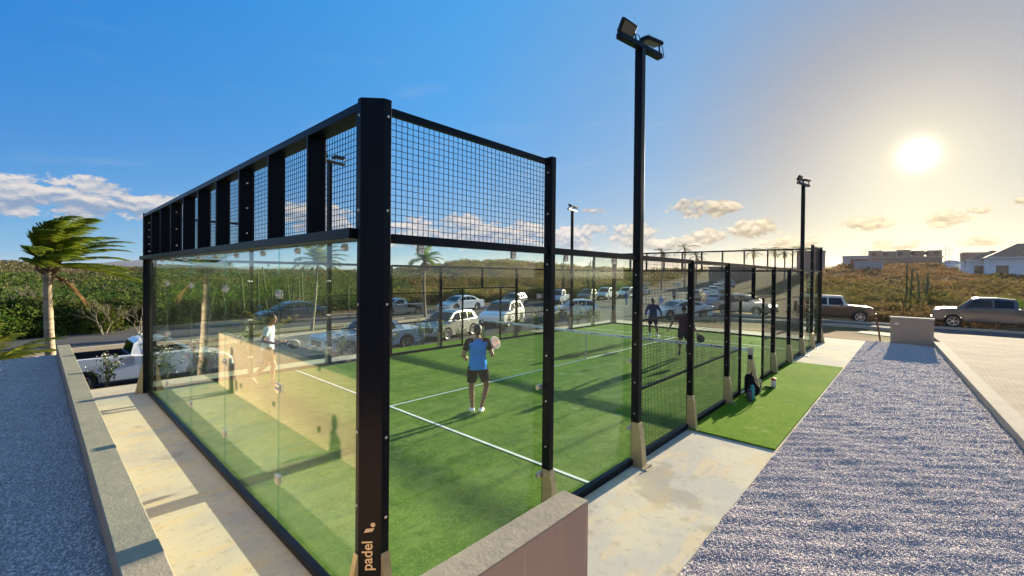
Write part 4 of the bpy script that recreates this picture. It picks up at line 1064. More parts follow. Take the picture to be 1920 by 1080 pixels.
KINDS = {
 # L length, W width, wheel x (rear, front), wheel radius, sill, top line of the body rear->front, cabin outline (x,z), side windows
 'sedan': dict(L=4.75, W=1.80, wx=(.98, 3.78), wr=.33, sill=.20, top=[(0, .62), (.02, .86), (.10, .98), (.75, 1.02), (3.25, .96), (4.2, .80), (4.66, .66), (4.75, .45)],
    cab=[(.55, .98), (1.35, 1.38), (1.9, 1.46), (2.5, 1.45), (2.95, 1.36), (3.72, .93)], win=[[(.98, 1.03), (1.42, 1.30), (1.78, 1.37), (1.86, 1.03)], [(1.92, 1.03), (1.84, 1.375), (2.42, 1.38), (2.52, 1.03)], [(2.58, 1.02), (2.49, 1.375), (2.88, 1.31), (3.40, 1.00)]]),
 'coupe': dict(L=4.65, W=1.82, wx=(.92, 3.72), wr=.34, sill=.20, top=[(0, .62), (.02, .92), (.12, 1.02), (.6, 1.03), (3.1, .93), (4.1, .80), (4.56, .64), (4.65, .42)],
    cab=[(.30, 1.00), (1.15, 1.30), (1.9, 1.40), (2.35, 1.38), (2.75, 1.29), (3.55, .91)], win=[[(.90, 1.06), (1.30, 1.25), (1.85, 1.325), (1.92, 1.02)], [(1.98, 1.02), (1.91, 1.325), (2.32, 1.31), (2.72, 1.22), (3.20, .98)]]),
 'hatch': dict(L=3.85, W=1.70, wx=(.62, 3.05), wr=.31, sill=.20, top=[(0, .40), (.0, .80), (.06, .98), (2.6, .99), (3.35, .90), (3.74, .72), (3.85, .42)],
    cab=[(.06, .96), (.28, 1.34), (.5, 1.47), (1.2, 1.51), (1.9, 1.49), (2.25, 1.42), (2.98, .95)], win=[[(.40, 1.02), (.55, 1.36), (.98, 1.41), (1.05, 1.02)], [(1.11, 1.01), (1.06, 1.41), (1.66, 1.42), (1.76, 1.0)], [(1.82, 1.0), (1.74, 1.42), (2.16, 1.37), (2.68, .99)]]),
 'suv': dict(L=4.55, W=1.84, wx=(.85, 3.55), wr=.36, sill=.26, top=[(0, .50), (.0, .98), (.08, 1.10), (2.9, 1.10), (3.8, 1.03), (4.36, .92), (4.53, .75), (4.55, .42)],
    cab=[(.06, 1.08), (.30, 1.45), (.55, 1.62), (1.5, 1.68), (2.35, 1.66), (2.70, 1.58), (3.45, 1.06)], win=[[(.40, 1.15), (.60, 1.50), (1.05, 1.57), (1.12, 1.14)], [(1.18, 1.14), (1.12, 1.575), (1.95, 1.59), (2.05, 1.13)], [(2.11, 1.13), (2.03, 1.59), (2.60, 1.53), (3.13, 1.10)]]),
 'jeep': dict(L=4.60, W=1.84, wx=(.75, 3.70), wr=.42, sill=.45, top=[(0, .60), (.0, 1.10), (.04, 1.14), (3.0, 1.16), (3.05, 1.20), (4.25, 1.12), (4.42, 1.05), (4.60, .62)],
    cab=[(.02, 1.12), (.06, 1.78), (.2, 1.83), (1.6, 1.85), (2.65, 1.83), (2.72, 1.78), (3.02, 1.16)], win=[[(.16, 1.20), (.20, 1.68), (.92, 1.70), (.92, 1.20)], [(1.02, 1.20), (1.02, 1.70), (1.78, 1.70), (1.78, 1.20)], [(1.88, 1.20), (1.88, 1.70), (2.60, 1.69), (2.78, 1.20)]]),
 'dcab': dict(L=5.30, W=1.86, wx=(1.05, 4.25), wr=.39, sill=.38, bed=(.06, 1.62), top=[(0, .60), (.0, 1.08), (.04, 1.12), (1.70, 1.12), (3.6, 1.12), (4.5, 1.06), (5.1, .96), (5.28, .78), (5.30, .50)],
    cab=[(1.68, 1.10), (1.72, 1.62), (1.85, 1.74), (2.6, 1.80), (3.15, 1.77), (3.40, 1.70), (4.10, 1.09)], win=[[(1.86, 1.18), (1.90, 1.60), (2.10, 1.66), (2.58, 1.68), (2.58, 1.17)], [(2.66, 1.17), (2.66, 1.68), (3.05, 1.67), (3.30, 1.62), (3.78, 1.14)]]),
 'bigcab': dict(L=5.90, W=2.00, wx=(1.20, 4.87), wr=.42, sill=.42, bed=(.06, 1.95), top=[(0, .62), (.0, 1.26), (.04, 1.30), (2.05, 1.30), (4.3, 1.28), (5.2, 1.24), (5.72, 1.16), (5.86, 1.0), (5.90, .55)],
    cab=[(2.03, 1.28), (2.06, 1.72), (2.16, 1.88), (2.9, 1.95), (3.75, 1.93), (4.0, 1.88), (4.72, 1.26)], win=[[(2.22, 1.36), (2.26, 1.78), (3.05, 1.83), (3.05, 1.35)], [(3.14, 1.35), (3.14, 1.83), (3.72, 1.82), (3.95, 1.76), (4.42, 1.32)]]),
 'scab': dict(L=4.45, W=1.68, wx=(.80, 3.52), wr=.31, sill=.26, bed=(.06, 1.82), top=[(0, .52), (.0, .96), (.04, 1.0), (1.90, 1.0), (2.95, .97), (3.75, .89), (4.25, .76), (4.43, .60), (4.45, .38)],
    cab=[(1.84, .97), (1.93, 1.32), (2.06, 1.40), (2.36, 1.44), (2.64, 1.41), (2.86, 1.34), (3.48, .93)], win=[[(2.20, 1.03), (2.14, 1.32), (2.58, 1.34), (2.80, 1.27), (3.20, 1.0)]]),
 'old': dict(L=4.70, W=1.72, wx=(.95, 3.70), wr=.33, sill=.28, top=[(0, .52), (.0, .92), (.06, .98), (1.35, .99), (3.15, .99), (4.5, .90), (4.66, .84), (4.70, .44)],
    cab=[(1.05, .98), (1.42, 1.36), (1.62, 1.44), (2.5, 1.45), (2.72, 1.38), (3.25, .98)], win=[[(1.50, 1.04), (1.60, 1.34), (2.02, 1.35), (2.02, 1.03)], [(2.09, 1.03), (2.09, 1.35), (2.60, 1.34), (2.98, 1.03)]]),
}
def carproto(kind, body_mat, roof_mat=None, lower=None):
    K_ = KINDS[kind]; L, W, (xr, xf), wr, sill = K_['L'], K_['W']/2, K_['wx'], K_['wr'], K_['sill']
    t = empty('car', (0, 0, 0)); ra = wr+.055
    mid = L/2
    P = [(0.0, sill+.10)]
    a0 = math.degrees(math.asin(max(-1, min(1, (sill-wr)/ra))))
    P += [(xr-ra-.12, sill)] if xr-ra-.12 > .05 else []
    P += arc(xr, wr, ra, 180-a0, a0)+arc(xf, wr, ra, 180-a0, a0)
    P += [(min(L-.12, xf+ra+.08), sill), (L-.02, sill+.08)]
    top = K_['top'][::-1]
    if 'bed' in K_:
        x0, x1 = K_['bed']; fl = K_['top'][2][1]-.46
        t2 = []
        for (x, z) in top:
            t2.append((x, z))
        tz = K_['top'][3][1]
        # cut the load bed out of the outline: front of bed, floor, tail
        top = [p for p in top if p[0] > x1+.01]+[(x1+.06, tz), (x1+.055, max(fl, wr+ra+.03)), (.05, max(fl, wr+ra+.03))]+[(0.0, max(fl, wr+ra+.02))]
    P += [p for p in top]
    P = [(p[0], p[1]) for p in P]
    b = MB(); loft(b, P, [(-W, .045), (-W+.035, .012), (-W+.12, 0), (W-.12, 0), (W-.035, .012), (W, .045)])
    body = b.build('body', body_mat, t)
    for p in body.data.polygons: p.use_smooth = False
    if 'bed' in K_:
        x0, x1 = K_['bed']; tz = K_['top'][3][1]; fz = max(tz-.46, wr+ra+.03)
        for s in (-1, 1):
            o = MB(); y0, y1 = s*(W-.11), s*(W-.004)
            # bed side above the wheel arch
            loft(o, [(0, fz-.02), (x1+.06, fz-.02), (x1+.06, tz), (0, tz)], [(min(y0, y1), .012), (min(y0, y1)+.03, 0), (max(y0, y1)-.03, 0), (max(y0, y1), .02)]); o.build('bed_side', body_mat, t)
        o = MB(); o.box((0.0, -W+.11, fz-.02), (.07, W-.11, tz)); o.build('tailgate', body_mat, t, bevel=.012)
        o = MB(); o.box((.075, -W+.115, fz+.0), (x1+.05, W-.115, fz+.02)); o.build('bed_liner', BLKP, t)
        o = MB(); o.box((x1-.02, -W+.13, fz+.02), (x1+.04, W-.13, tz+.01)); o.build('bed_liner', BLKP, t)
        for s in (-1, 1):
            y0, y1 = s*(W-.14), s*(W-.106); o = MB(); o.box((.075, min(y0, y1), fz+.02), (x1-.02, max(y0, y1), tz+.012)); o.build('bed_liner', BLKP, t)
        o = MB(); o.box((.068, -W+.14, fz+.02), (.085, W-.14, tz+.012)); o.build('bed_liner', BLKP, t)
    # cabin
    C = K_['cab']; zb = C[0][1]-.03; zt = max(c[1] for c in C); wb = W-.05; wt = W-.22
    CP = [(c[0], c[1]) for c in C]; CP = [CP[0]]+CP[1:-1]+[CP[-1]]
    CP = [(CP[-1][0], zb), ]+CP[::-1]+[(CP[0][0], zb)]
    def yw(z, f=1.): u = min(1, max(0, (z-zb)/(zt-zb))); return (wb+(wt-wb)*u**1.3)*f
    vs = []; n = len(CP); sl_ = [(-1, .0), (-.90, -.012), (-.5, -.03), (.5, -.03), (.90, -.012), (1, 0)]
    for f, dz in sl_:
        for (x, z) in CP:
            up_ = (z-zb)/(zt-zb); vs.append((x, yw(z, f), z-dz*max(0, up_-.5)*2))
    # CP runs front->rear over the roof: counter-clockwise seen from -y needs reversing for outward normals
    fs = [tuple(range(n)), tuple(range(5*n+n-1, 5*n-1, -1))]
    for s_ in range(5):
        for i in range(n): fs.append((s_*n+i, (s_+1)*n+i, (s_+1)*n+(i+1) % n, s_*n+(i+1) % n))
    cb = MB(); cb.add(vs, fs); cb.build('cabin', roof_mat or body_mat, t)
    def sidepane(poly, s):
        vs = [(x, s*(yw(z)+.004), z) for x, z in poly]; n_ = len(poly); vs += [(x, s*(yw(z)-.03), z) for x, z in poly]
        fs = [tuple(range(n_)), tuple(range(2*n_-1, n_-1, -1))]+[(i, n_+i, n_+(i+1) % n_, (i+1) % n_) for i in range(n_)]
        if s > 0: fs = [f[::-1] for f in fs]
        MB().add(vs, fs).build('side_window', CG, t)
    for poly in K_['win']:
        for s in (-1, 1): sidepane(poly, s)
    def slope(p, q, name, lo=.06, hi=.94, out_=1):
        """glass on the sloping face between outline points p (low) and q (high)"""
        p = Vector(p); q = Vector(q); a = p+(q-p)*lo; c = p+(q-p)*hi; d = (q-p).normalized(); nrm = Vector((d.y, -d.x))*out_; vs = []
        for (w_, o_) in ((a, .006), (c, .006)):
            for f in (-.90, -.5, .5, .90):
                u = (w_.y-zb)/(zt-zb); dome = (.03 if abs(f) < .6 else .012)*max(0, u-.5)*2
                pt = w_+nrm*o_; vs.append((pt.x+nrm.x*dome*.4, yw(w_.y, f*.98), pt.y+dome))
        fs = [(k, k+1, 5+k, 4+k) for k in range(3)]
        if out_ < 0: fs = [f[::-1] for f in fs]
        MB().add(vs, fs).build(name, CG, t)
    slope(C[-1], C[-2], 'windscreen', .08, .96, 1)
    slope(C[0], C[1], 'rear_window', .12 if 'bed' in K_ else .30, .95, -1)
    # wheels
    tyre = None
    for k, (x, s) in enumerate(((xr, -1), (xr, 1), (xf, -1), (xf, 1))):
        if tyre is None:
            Mx = Matrix.Rotation(math.pi/2, 4, 'X')     # local z -> -y
            w = .21
            wh = MB().lathe([(wr*.62, -w/2), (wr*.92, -w/2), (wr, -w/2+.04), (wr, w/2-.04), (wr*.93, w/2-.005), (wr*.66, w/2), (wr*.64, w/2-.09)], 28, Mx).build('wheel', TY, t, True)
            rb = MB(); rb.lathe([(wr*.67, w/2-.03), (wr*.665, w/2+.004), (wr*.60, w/2-.002), (wr*.60, w/2-.03)], 28, Mx, False)
            for q in range(5):
                a = 2*math.pi*q/5
                for dq in (-.17, .17):
                    p0 = Mx @ Vector((math.cos(a+dq)*wr*.12, math.sin(a+dq)*wr*.12, w/2-.02)); p1 = Mx @ Vector((math.cos(a+dq)*wr*.62, math.sin(a+dq)*wr*.62, w/2-.012)); rb.bar(p0, p1, wr*.055, .02, (0, 1, 0))
            rb.lathe([(wr*.17, w/2-.03), (wr*.15, w/2-.002)], 14, Mx)
            rim = rb.build('rim', [RIM], wh); dk = MB().lathe([(wr*.60, w/2-.075), (wr*.60, w/2-.07)], 20, Mx).build('brake_disc', BLKP, wh)
            tyre = (wh, rim, dk); o = wh
        else:
            o = tyre[0].copy(); col.objects.link(o)
            for c_ in tyre[1:]: c2 = c_.copy(); col.objects.link(c2); c2.parent = o
        o.location = (x, s*(W-.115), wr); o.rotation_euler = (0, 0, 0 if s < 0 else math.pi)
    # underside, bumpers, lamps, mirrors, handles, plate
    MB().box((xr-wr, -W+.26, sill-.04), (xf+wr, W-.26, sill+.16)).build('underbody', BLKP, t)
    zf = sill+.10
    big = kind in ('suv', 'dcab', 'bigcab', 'jeep')
    hz = {'sedan': .60, 'coupe': .60, 'hatch': .66, 'suv': .80, 'jeep': .90, 'dcab': .86, 'bigcab': 1.02, 'scab': .62, 'old': .70}[kind]
    def xfront(z):
        T = K_['top']; 
        for i in range(len(T)-1, 0, -1):
            (x1, z1), (x0, z0) = T[i], T[i-1]
            if z1 <= z <= z0: return x1+(x0-x1)*(z-z1)/(z0-z1) if z0 > z1 else x0
        return L
    for s in (-1, 1):
        y0 = s*(W-.36); y1 = s*(W-.015); h = .07 if not big else .085
        xa = xfront(hz)+.006; vs = []
        for (z, dx) in ((hz-h, 0), (hz+h, -.0)):
            xx = xfront(z)+.008; vs += [(xx, y0, z), (xx-.01, s*(W-.10), z), (xx-.34, y1+s*.006, z+.01), (xx-.3, s*(W-.12), z), (xx-.12, y0, z)]
        fs = [(0, 1, 6, 5), (1, 2, 7, 6), (2, 3, 8, 7), (3, 4, 9, 8), (4, 0, 5, 9), (4, 3, 2, 1, 0), (5, 6, 7, 8, 9)]
        if s > 0: fs = fs
        else: fs = [f[::-1] for f in fs]
        MB().add(vs, fs).build('headlight', LAMP, t)
        zt_ = K_['top'][2][1]-.20 if kind not in ('hatch', 'suv') else K_['top'][2][1]-.08
        vs = []
        for z in (zt_-.08, zt_+.08): vs += [(-.008, s*(W-.30), z), (-.008, s*(W-.09), z), (.14, s*(W+.006), z), (.10, s*(W-.12), z)]
        fs = [(0, 1, 5, 4), (1, 2, 6, 5), (2, 3, 7, 6), (3, 0, 4, 7), (3, 2, 1, 0), (4, 5, 6, 7)]
        MB().add(vs, fs if s < 0 else [f[::-1] for f in fs]).build('tail_light', TAIL, t)
        xm = C[-1][0]-.42; zm = C[-1][1]+.06
        m = MB(); m.cbox((xm, s*(W+.07), zm), (.12, .16, .12)); m.bar((xm, s*(W-.06), zm-.05), (xm, s*(W+.03), zm-.02), .04); m.build('mirror', body_mat, t, bevel=.02)
        for poly in K_['win'][-2:] if len(K_['win']) > 1 else K_['win']:
            xh = min(p[0] for p in poly)+.06; zh = poly[0][1]-.12
            MB().cbox((xh, s*(W+.004), zh), (.17, .03, .03)).build('door_handle', BLKP if kind in ('scab', 'jeep', 'suv') else body_mat, t, bevel=.006)
            MB().cbox((xh-.11, s*(W-.001), (sill+zh)/2+.12), (.010, .004, zh-sill-.28)).build('door_seam', BLKP, t)
    lo = lower or (BLKP if big or kind == 'old' else body_mat)
    gl = MB(); xg = xfront(hz-.02)+.004
    zg0, zg1 = (hz-.22, hz+.02) if not big else (hz-.22, hz+.08)
    gl.add([(xfront(zg0)+.006, -W*.52, zg0), (xfront(zg0)+.006, W*.52, zg0), (xfront(zg1)+.008, W*.56, zg1), (xfront(zg1)+.008, -W*.56, zg1)], [(0, 1, 2, 3)]); gl.build('grille', BLKP, t)
    bp = MB(); bp.cbox((L-.03, 0, sill+.14), (.14, 2*W-.16, .16 if not big else .2)); bp.build('bumper', lo if kind != 'old' else CHR, t, bevel=.03)
    bp = MB(); bp.cbox((.03, 0, sill+.20), (.14, 2*W-.16, .18)); bp.build('bumper', CHR if kind in ('dcab', 'old', 'bigcab') else lo, t, bevel=.03)
    MB().cbox((L+.045, 0, sill+.20), (.012, .34, .12)).build('number_plate', PLATE, t)
    MB().cbox((-.045, 0, sill+.26), (.012, .34, .12)).build('number_plate', PLATE, t)
    if kind in ('suv', 'jeep', 'dcab', 'bigcab'):
        for s in (-1, 1):
            for x in (xr, xf):
                o = MB(); pts = arc(x, wr, ra+.005, 172, 8, 12)
                for i in range(len(pts)-1): o.bar((pts[i][0], s*(W-.03), pts[i][1]), (pts[i+1][0], s*(W-.03), pts[i+1][1]), .07, .05 if kind != 'jeep' else .10, (0, 0, 1))
                o.build('wheel_arch', BLKP if kind in ('suv', 'jeep') else body_mat, t)
    if kind == 'jeep':
        o = MB(); o.lathe([(.36, -.12), (.40, -.1), (.40, .1), (.36, .12)], 24, Matrix.Translation((-.14, 0, .98)) @ Matrix.Rotation(math.pi/2, 4, 'Y')); o.build('spare_wheel', TY, t, True)
    return t
cols_ = dict(white=paint('white_car_paint', (.80, .80, .80)), silver=paint('silver_car_paint', (.36, .355, .34), .55), bluewhite=paint('pale_blue_car_paint', (.36, .46, .58)), black=paint('black_car_paint', (.012, .013, .017)),
             navy=paint('deep_blue_car_paint', (.03, .07, .15), .3), grey=paint('grey_car_paint', (.16, .165, .17), .4), bronze=paint('dark_grey_pickup_paint', (.060, .068, .085), .1), maroon=paint('dark_maroon_paint', (.045, .018, .02)), cream=paint('cream_roof_paint', (.62, .56, .46)))
PROTO = {}
def car(kind, colr, front_az, xy, label, name='car', cat='car', roof=None, at=.5, z=None, group=None):
    key = (kind, colr, roof)
    L = KINDS[kind]['L']
    if key not in PROTO:
        o = carproto(kind, cols_[colr], cols_[roof] if roof else None); PROTO[key] = o
    else:
        reg(); o = copy_tree(PROTO[key])
    o.name = name; a = R(front_az)
    c, s = math.cos(a), math.sin(a); x0, y0 = xy[0]-c*L*at, xy[1]-s*L*at
    za = float(hh(x0+c*L*.2, y0+s*L*.2))+.055; zb_ = float(hh(x0+c*L*.8, y0+s*L*.8))+.055
    o.location = (x0, y0, (za+zb_)/2 if z is None else z); o.rotation_euler = (0, 0, a)
    tag(o, label, cat, group)
    return o
# xy is the middle of the car; front_az is the heading of the bonnet in degrees (0 = along the court towards the sun)
car('scab', 'white', 1, (.55, 15.55), 'white single cab pickup with open black bed parked beside the left corner', 'pickup_truck', 'pickup')
car('old', 'bluewhite', 180, (8.2, 15.6), 'old pale blue saloon parked behind the thick near corner post', 'car', 'car')
car('hatch', 'silver', 196, (13.6, 17.0), 'silver hatchback with alloy wheels nearest behind the player in blue')
car('suv', 'white', 205, (20.2, 19.3), 'white crossover with dark windscreen parked between two flowering plants', roof='black')
car('hatch', 'white', 136, (28.7, 19.2), 'white crossover hatchback with tinted side windows left of the tall near mast')
car('coupe', 'white', 148, (30.2, 10.4), 'white fastback coupe seen side on behind the two far players')
car('sedan', 'navy', 178, (10.6, 31.4), 'dark blue saloon across the road, seen through the near glass wall')
car('scab', 'silver', 180, (19.0, 31.0), 'silver single cab pickup at the far kerb, just right of the near corner post', 'pickup_truck', 'pickup')
car('sedan', 'white', 183, (26.2, 31.4), 'white saloon at the far kerb behind the slim palm trunk')
car('hatch', 'grey', 198, (33.6, 31.3), 'grey hatchback at the far kerb between white saloon and pale blue pickup')
car('dcab', 'bluewhite', 205, (41.2, 31.0), 'pale blue double cab pickup at the far kerb partly behind the second post', 'pickup_truck', 'pickup')
car('suv', 'black', 200, (48.6, 31.6), 'black estate car at the far kerb between the two double cab pickups')
car('dcab', 'white', 190, (55.2, 32.6), 'white double cab pickup at the far kerb, right of the black estate', 'pickup_truck', 'pickup')
car('suv', 'white', 190, (62.0, 33.0), 'white boxy estate car at the far kerb beyond the white double cab pickup', roof='white')
car('sedan', 'bluewhite', 185, (68.5, 33.8), 'pale blue saloon last in the row at the far kerb, left of the tall mast')
car('jeep', 'maroon', -78, (35.9, 1.3), 'dark maroon boxy off-roader with cream roof parked beyond the far court corner', 'off_roader', 'off-roader', roof='cream')
car('bigcab', 'bronze', 88, (37.4, -6.9), 'large dark grey crew cab pickup parked at the right edge', 'pickup_truck', 'pickup')
car('suv', 'silver', 262, (36.8, 7.6), 'silver estate car parked behind the dark boxy off-roader', roof=None)
car('suv', 'silver', 10, (60, 20.6), 'silver off-roader seen from behind on the hill road')
car('sedan', 'bluewhite', 14, (52.0, 15.2), 'pale blue saloon standing at the near side of the hill road')
car('sedan', 'white', 20, (68, 22.5), 'white saloon second from the front on the hill road')
car('hatch', 'white', 20, (72.5, 22.6), 'small white hatchback on the hill road behind the white saloon')
car('suv', 'white', 20, (76.5, 23.2), 'white estate car on the hill road left of the cream hatchback', roof='cream')
car('hatch', 'grey', 24, (80.5, 23.4), 'grey hatchback high on the hill road')
car('suv', 'bluewhite', 30, (86, 24.6), 'pale blue estate car farthest up the hill road')
#PART5
# ------------------------------------------------------------------ vegetation
LG = leafmat('green_leaf', (.050, .105, .014), (.115, .170, .022)); LD = leafmat('dark_leaf', (.016, .045, .010), (.042, .078, .015), c3=(.07, .075, .02)); LO = leafmat('olive_leaf', (.080, .080, .022), (.160, .135, .038), c3=(.16, .115, .04)); LB = leafmat('dry_leaf', (.150, .095, .038), (.26, .165, .070), .3, c3=(.20, .13, .05))
LY = leafmat('yellow_palm_leaf', (.16, .20, .02), (.34, .32, .05), .4, 6); LP = leafmat('palm_leaf', (.085, .160, .016), (.26, .30, .035), .42, 4, c3=(.18, .22, .02))
BARK = mat('grey_brown_bark', (.17, .13, .095), .95, noise=[(6, 4, .4, .7, (.10, .075, .055), .8)], bump=(20, 4, .7, .02))
PBARK = mat('ringed_palm_bark', (.34, .27, .19), .9, noise=[((1.5, 1.5, 11), 3, .50, .60, (.17, .13, .09), .8), (3, 4, .45, .7, (.25, .21, .16), .6)], bump=(14, 3, .5, .02))
DEAD = mat('bleached_twigs', (.17, .14, .105), .9); LF = leafmat('pale_far_scrub', (.085, .095, .035), (.14, .13, .055), .2, c3=(.16, .12, .065)); CACT = leafmat('cactus_skin', (.060, .085, .040), (.10, .12, .06), 0)
def leaves(C, size, n_out=None, aspect=.55):
    """rhombic leaves at centres C with random orientation -> (V, F)"""
    n = len(C); q = rng.normal(size=(n, 3)); q /= np.linalg.norm(q, axis=1)[:, None]
    r_ = rng.normal(size=(n, 3)); r_ -= (r_*q).sum(1)[:, None]*q; r_ /= np.linalg.norm(r_, axis=1)[:, None]; s_ = np.cross(q, r_)
    sz = (size*rng.uniform(.6, 1.4, n))[:, None]
    V = np.stack([C-r_*sz, C+s_*sz*aspect+q*sz*.15, C+r_*sz, C-s_*sz*aspect+q*sz*.15], 1).reshape(-1, 3)
    return V, np.arange(4*n).reshape(-1, 4)
def blobs(n, rx, ry, h, nb, low=.12, shell=.55):
    """leaf centres of a bush: clumps of different size that leave gaps between them"""
    B = []
    for k in range(nb):
        a = rng.uniform(0, 2*np.pi); d = np.sqrt(rng.random())*.80; hz = rng.uniform(low, .80)*(1-.35*d)
        B.append((rx*d*np.cos(a), ry*d*np.sin(a), h*hz, rng.uniform(.20, .42)))
    B = np.array(B); w = B[:, 3]**2; idx = rng.choice(nb, n, p=w/w.sum()); u = rng.normal(size=(n, 3)); u /= np.linalg.norm(u, axis=1)[:, None]
    rr = (shell+(1-shell)*rng.random(n)**.6)*B[idx, 3]; rr *= 1+.25*rng.normal(size=n)*.6
    C = np.stack([B[idx, 0]+u[:, 0]*rr*rx, B[idx, 1]+u[:, 1]*rr*ry, B[idx, 2]+u[:, 2]*rr*h*.62], 1)
    return C[C[:, 2] > .02]
def bush(name, n, rx, ry, h, nb, size, lm, stems=5):
    t = empty(name)
    V, F = leaves(blobs(n, rx, ry, h, nb), size); npmesh('crown', V, F, lm, t)
    b = MB()
    for k in range(stems):
        a = random.uniform(0, 6.28); d = random.uniform(.2, .6)
        b.tube([(0.1*math.cos(a), .1*math.sin(a), -.2), (rx*d*.4*math.cos(a), ry*d*.4*math.sin(a), h*.35), (rx*d*math.cos(a+.3), ry*d*math.sin(a+.3), h*.75)], [.05*h/3, .035*h/3, .012], 5)
    b.build('stems', BARK, t)
    return t
def baretree(name, h, mat_=DEAD, seed=1):
    rr = random.Random(seed); t = empty(name); b = MB()
    def br(p, d, L, r, k):
        q = p+d*L; m = (p+q)/2+Vector((rr.uniform(-.1, .1), rr.uniform(-.1, .1), 0))*L; b.tube([p, m, q], [r, r*.8, r*.6], 5)
        if k:
            for i in range(rr.choice((2, 3))):
                e = (d+Vector((rr.uniform(-.9, .9), rr.uniform(-.9, .9), rr.uniform(-.2, .5)))).normalized(); br(q, e, L*rr.uniform(.55, .8), r*.6, k-1)
    for i in range(3): br(Vector((0, 0, -.1)), Vector((rr.uniform(-.6, .6), rr.uniform(-.6, .6), 1)).normalized(), h*.32, .045*h/3, 4)
    b.build('branches', mat_, t); return t
def polar(px, D):
    a = float(px2az(px)); dep = math.cos(YAW-a); return (CAM.x+D/dep*math.cos(a), CAM.y+D/dep*math.sin(a)) if False else (CAM.x+D*math.cos(a), CAM.y+D*math.sin(a))
bushes = {
 'g': bush('roadside_bush', 4200, 1.7, 1.6, 2.05, 20, .075, LG), 'd': bush('roadside_tree', 5200, 2.3, 2.1, 2.25, 24, .080, LD), 'o': bush('scrub_bush', 3600, 1.8, 1.7, 1.9, 18, .062, LO), 'b': bush('dry_scrub_bush', 3200, 1.7, 1.6, 1.4, 18, .055, LB, 9)}
SEEN = {}
def where(px_, D, marks):
    best = min(marks, key=lambda m: abs(m[0]-px_)); return best[1]
def uniq(base, px_, D, marks, depth):
    row_ = 'front' if D < depth else 'rear'
    l = base.format(row_)+' '+where(px_, D, marks)
    return l
LM = [(-60, 'beyond the left edge of the terrace'), (-20, 'left of the young palm'), (10, 'above the young palm'), (45, 'left of the leaning palm'), (75, 'just left of the palm trunk'), (118, 'right beside the palm trunk'), (150, 'under the palm crown'), (178, 'behind the pale bare shrub'), (205, 'right of the pale bare shrub'), (232, 'between the two bare shrubs'), (262, 'at the left court corner'),
      (300, 'in the leftmost glass pane'), (335, 'in the second glass pane from left'), (375, 'left of the leftmost cactus'), (410, 'behind the leftmost cactus stand'), (445, 'left of the walking player'), (485, 'above the player in the pale tee'), (520, 'left of the dark blue saloon'), (560, 'behind the dark blue bonnet'), (600, 'behind the dark blue roof'), (640, 'behind the orange cone'), (680, 'hidden beside the near corner post')]
MM = [(745, 'behind the silver single cab pickup'), (785, 'right of the silver single cab pickup'), (820, 'behind the slim median palm'), (860, 'behind the white saloon'), (900, 'between white saloon and grey hatchback'), (940, 'behind the grey hatchback'), (975, 'left of the pale blue double cab'), (1012, 'behind the second side post'), (1035, 'behind the pale blue double cab'), (1060, 'left of the black estate'), (1085, 'behind the black estate'),
      (1112, 'behind the white double cab'), (1140, 'behind the white boxy estate'), (1168, 'behind the last saloon of the row'), (1192, 'beside the tall near mast'), (1215, 'behind the small street sign'), (1240, 'left of the large street sign'), (1262, 'behind the large street sign'), (1285, 'right of the large street sign')]
RM = [(1548, 'beside the far corner post'), (1560, 'behind the maroon off-roader roof'), (1585, 'behind the off-roader bonnet'), (1610, 'right of the off-roader'), (1625, 'below the container'), (1640, 'under the container end'), (1660, 'left of the meter box'), (1690, 'above the meter box'), (1712, 'behind the meter box lid'), (1725, 'beside the tall cactus'), (1745, 'left of the grey pickup nose'), (1765, 'behind the grey pickup bonnet'),
      (1800, 'behind the grey pickup windscreen'), (1830, 'behind the grey pickup roof'), (1865, 'behind the grey pickup rear door'), (1895, 'behind the grey pickup bed'), (1925, 'at the extreme right edge'), (1960, 'outside the right edge')]
def plant_bush(kind, x, y, sc, label, group=None, cat='bush', dz=0):
    src = bushes[kind]
    if not getattr(plant_bush, 'used', None): plant_bush.used = set()
    rz = random.uniform(0, 6.28); s3 = (sc*random.uniform(.9, 1.15), sc*random.uniform(.9, 1.15), sc*random.uniform(.88, 1.1))
    if kind not in plant_bush.used: plant_bush.used.add(kind); o = src
    else: o = copy_tree(src)
    o.location = (x, y, float(hh(x, y))+dz); o.rotation_euler = (0, 0, rz); o.scale = s3
    tag(o, label, cat, group)
reg()
# left hand row beyond the road
G1 = 'thick green bushes along the verge across the road'
LBL = {'g': 'bright green leafy bush in the dense row beyond the road at left', 'd': 'tall dark green scrub tree in the row beyond the road at left'}
row = [(-60, 37.5, 'd', 1.05), (-25, 36, 'g', 1.05), (10, 37, 'd', 1.12), (45, 36.6, 'g', 1.15), (78, 38, 'd', 1.1), (118, 37, 'd', .95), (150, 36.4, 'g', .95), (178, 36.5, 'g', 1.1), (205, 37.8, 'd', 1.0), (232, 37.5, 'd', .95), (262, 38, 'd', .92), (300, 39, 'd', .95), (335, 39.5, 'd', 1.0), (375, 40.5, 'g', .92), (410, 41, 'd', 1.02), (445, 42, 'o', 1.0), (485, 43, 'd', .92), (520, 44, 'd', .9), (560, 45.5, 'o', 1.05), (600, 46.5, 'd', .9), (640, 48, 'd', .9), (680, 49, 'g', .8),
       (20, 41, 'd', 1.15), (70, 42, 'd', 1.1), (130, 41, 'd', 1.0), (190, 42, 'd', 1.05), (250, 43, 'd', 1.0), (320, 44, 'd', 1.0), (390, 45, 'd', 1.0), (460, 47, 'd', .95), (540, 50, 'd', .95)]
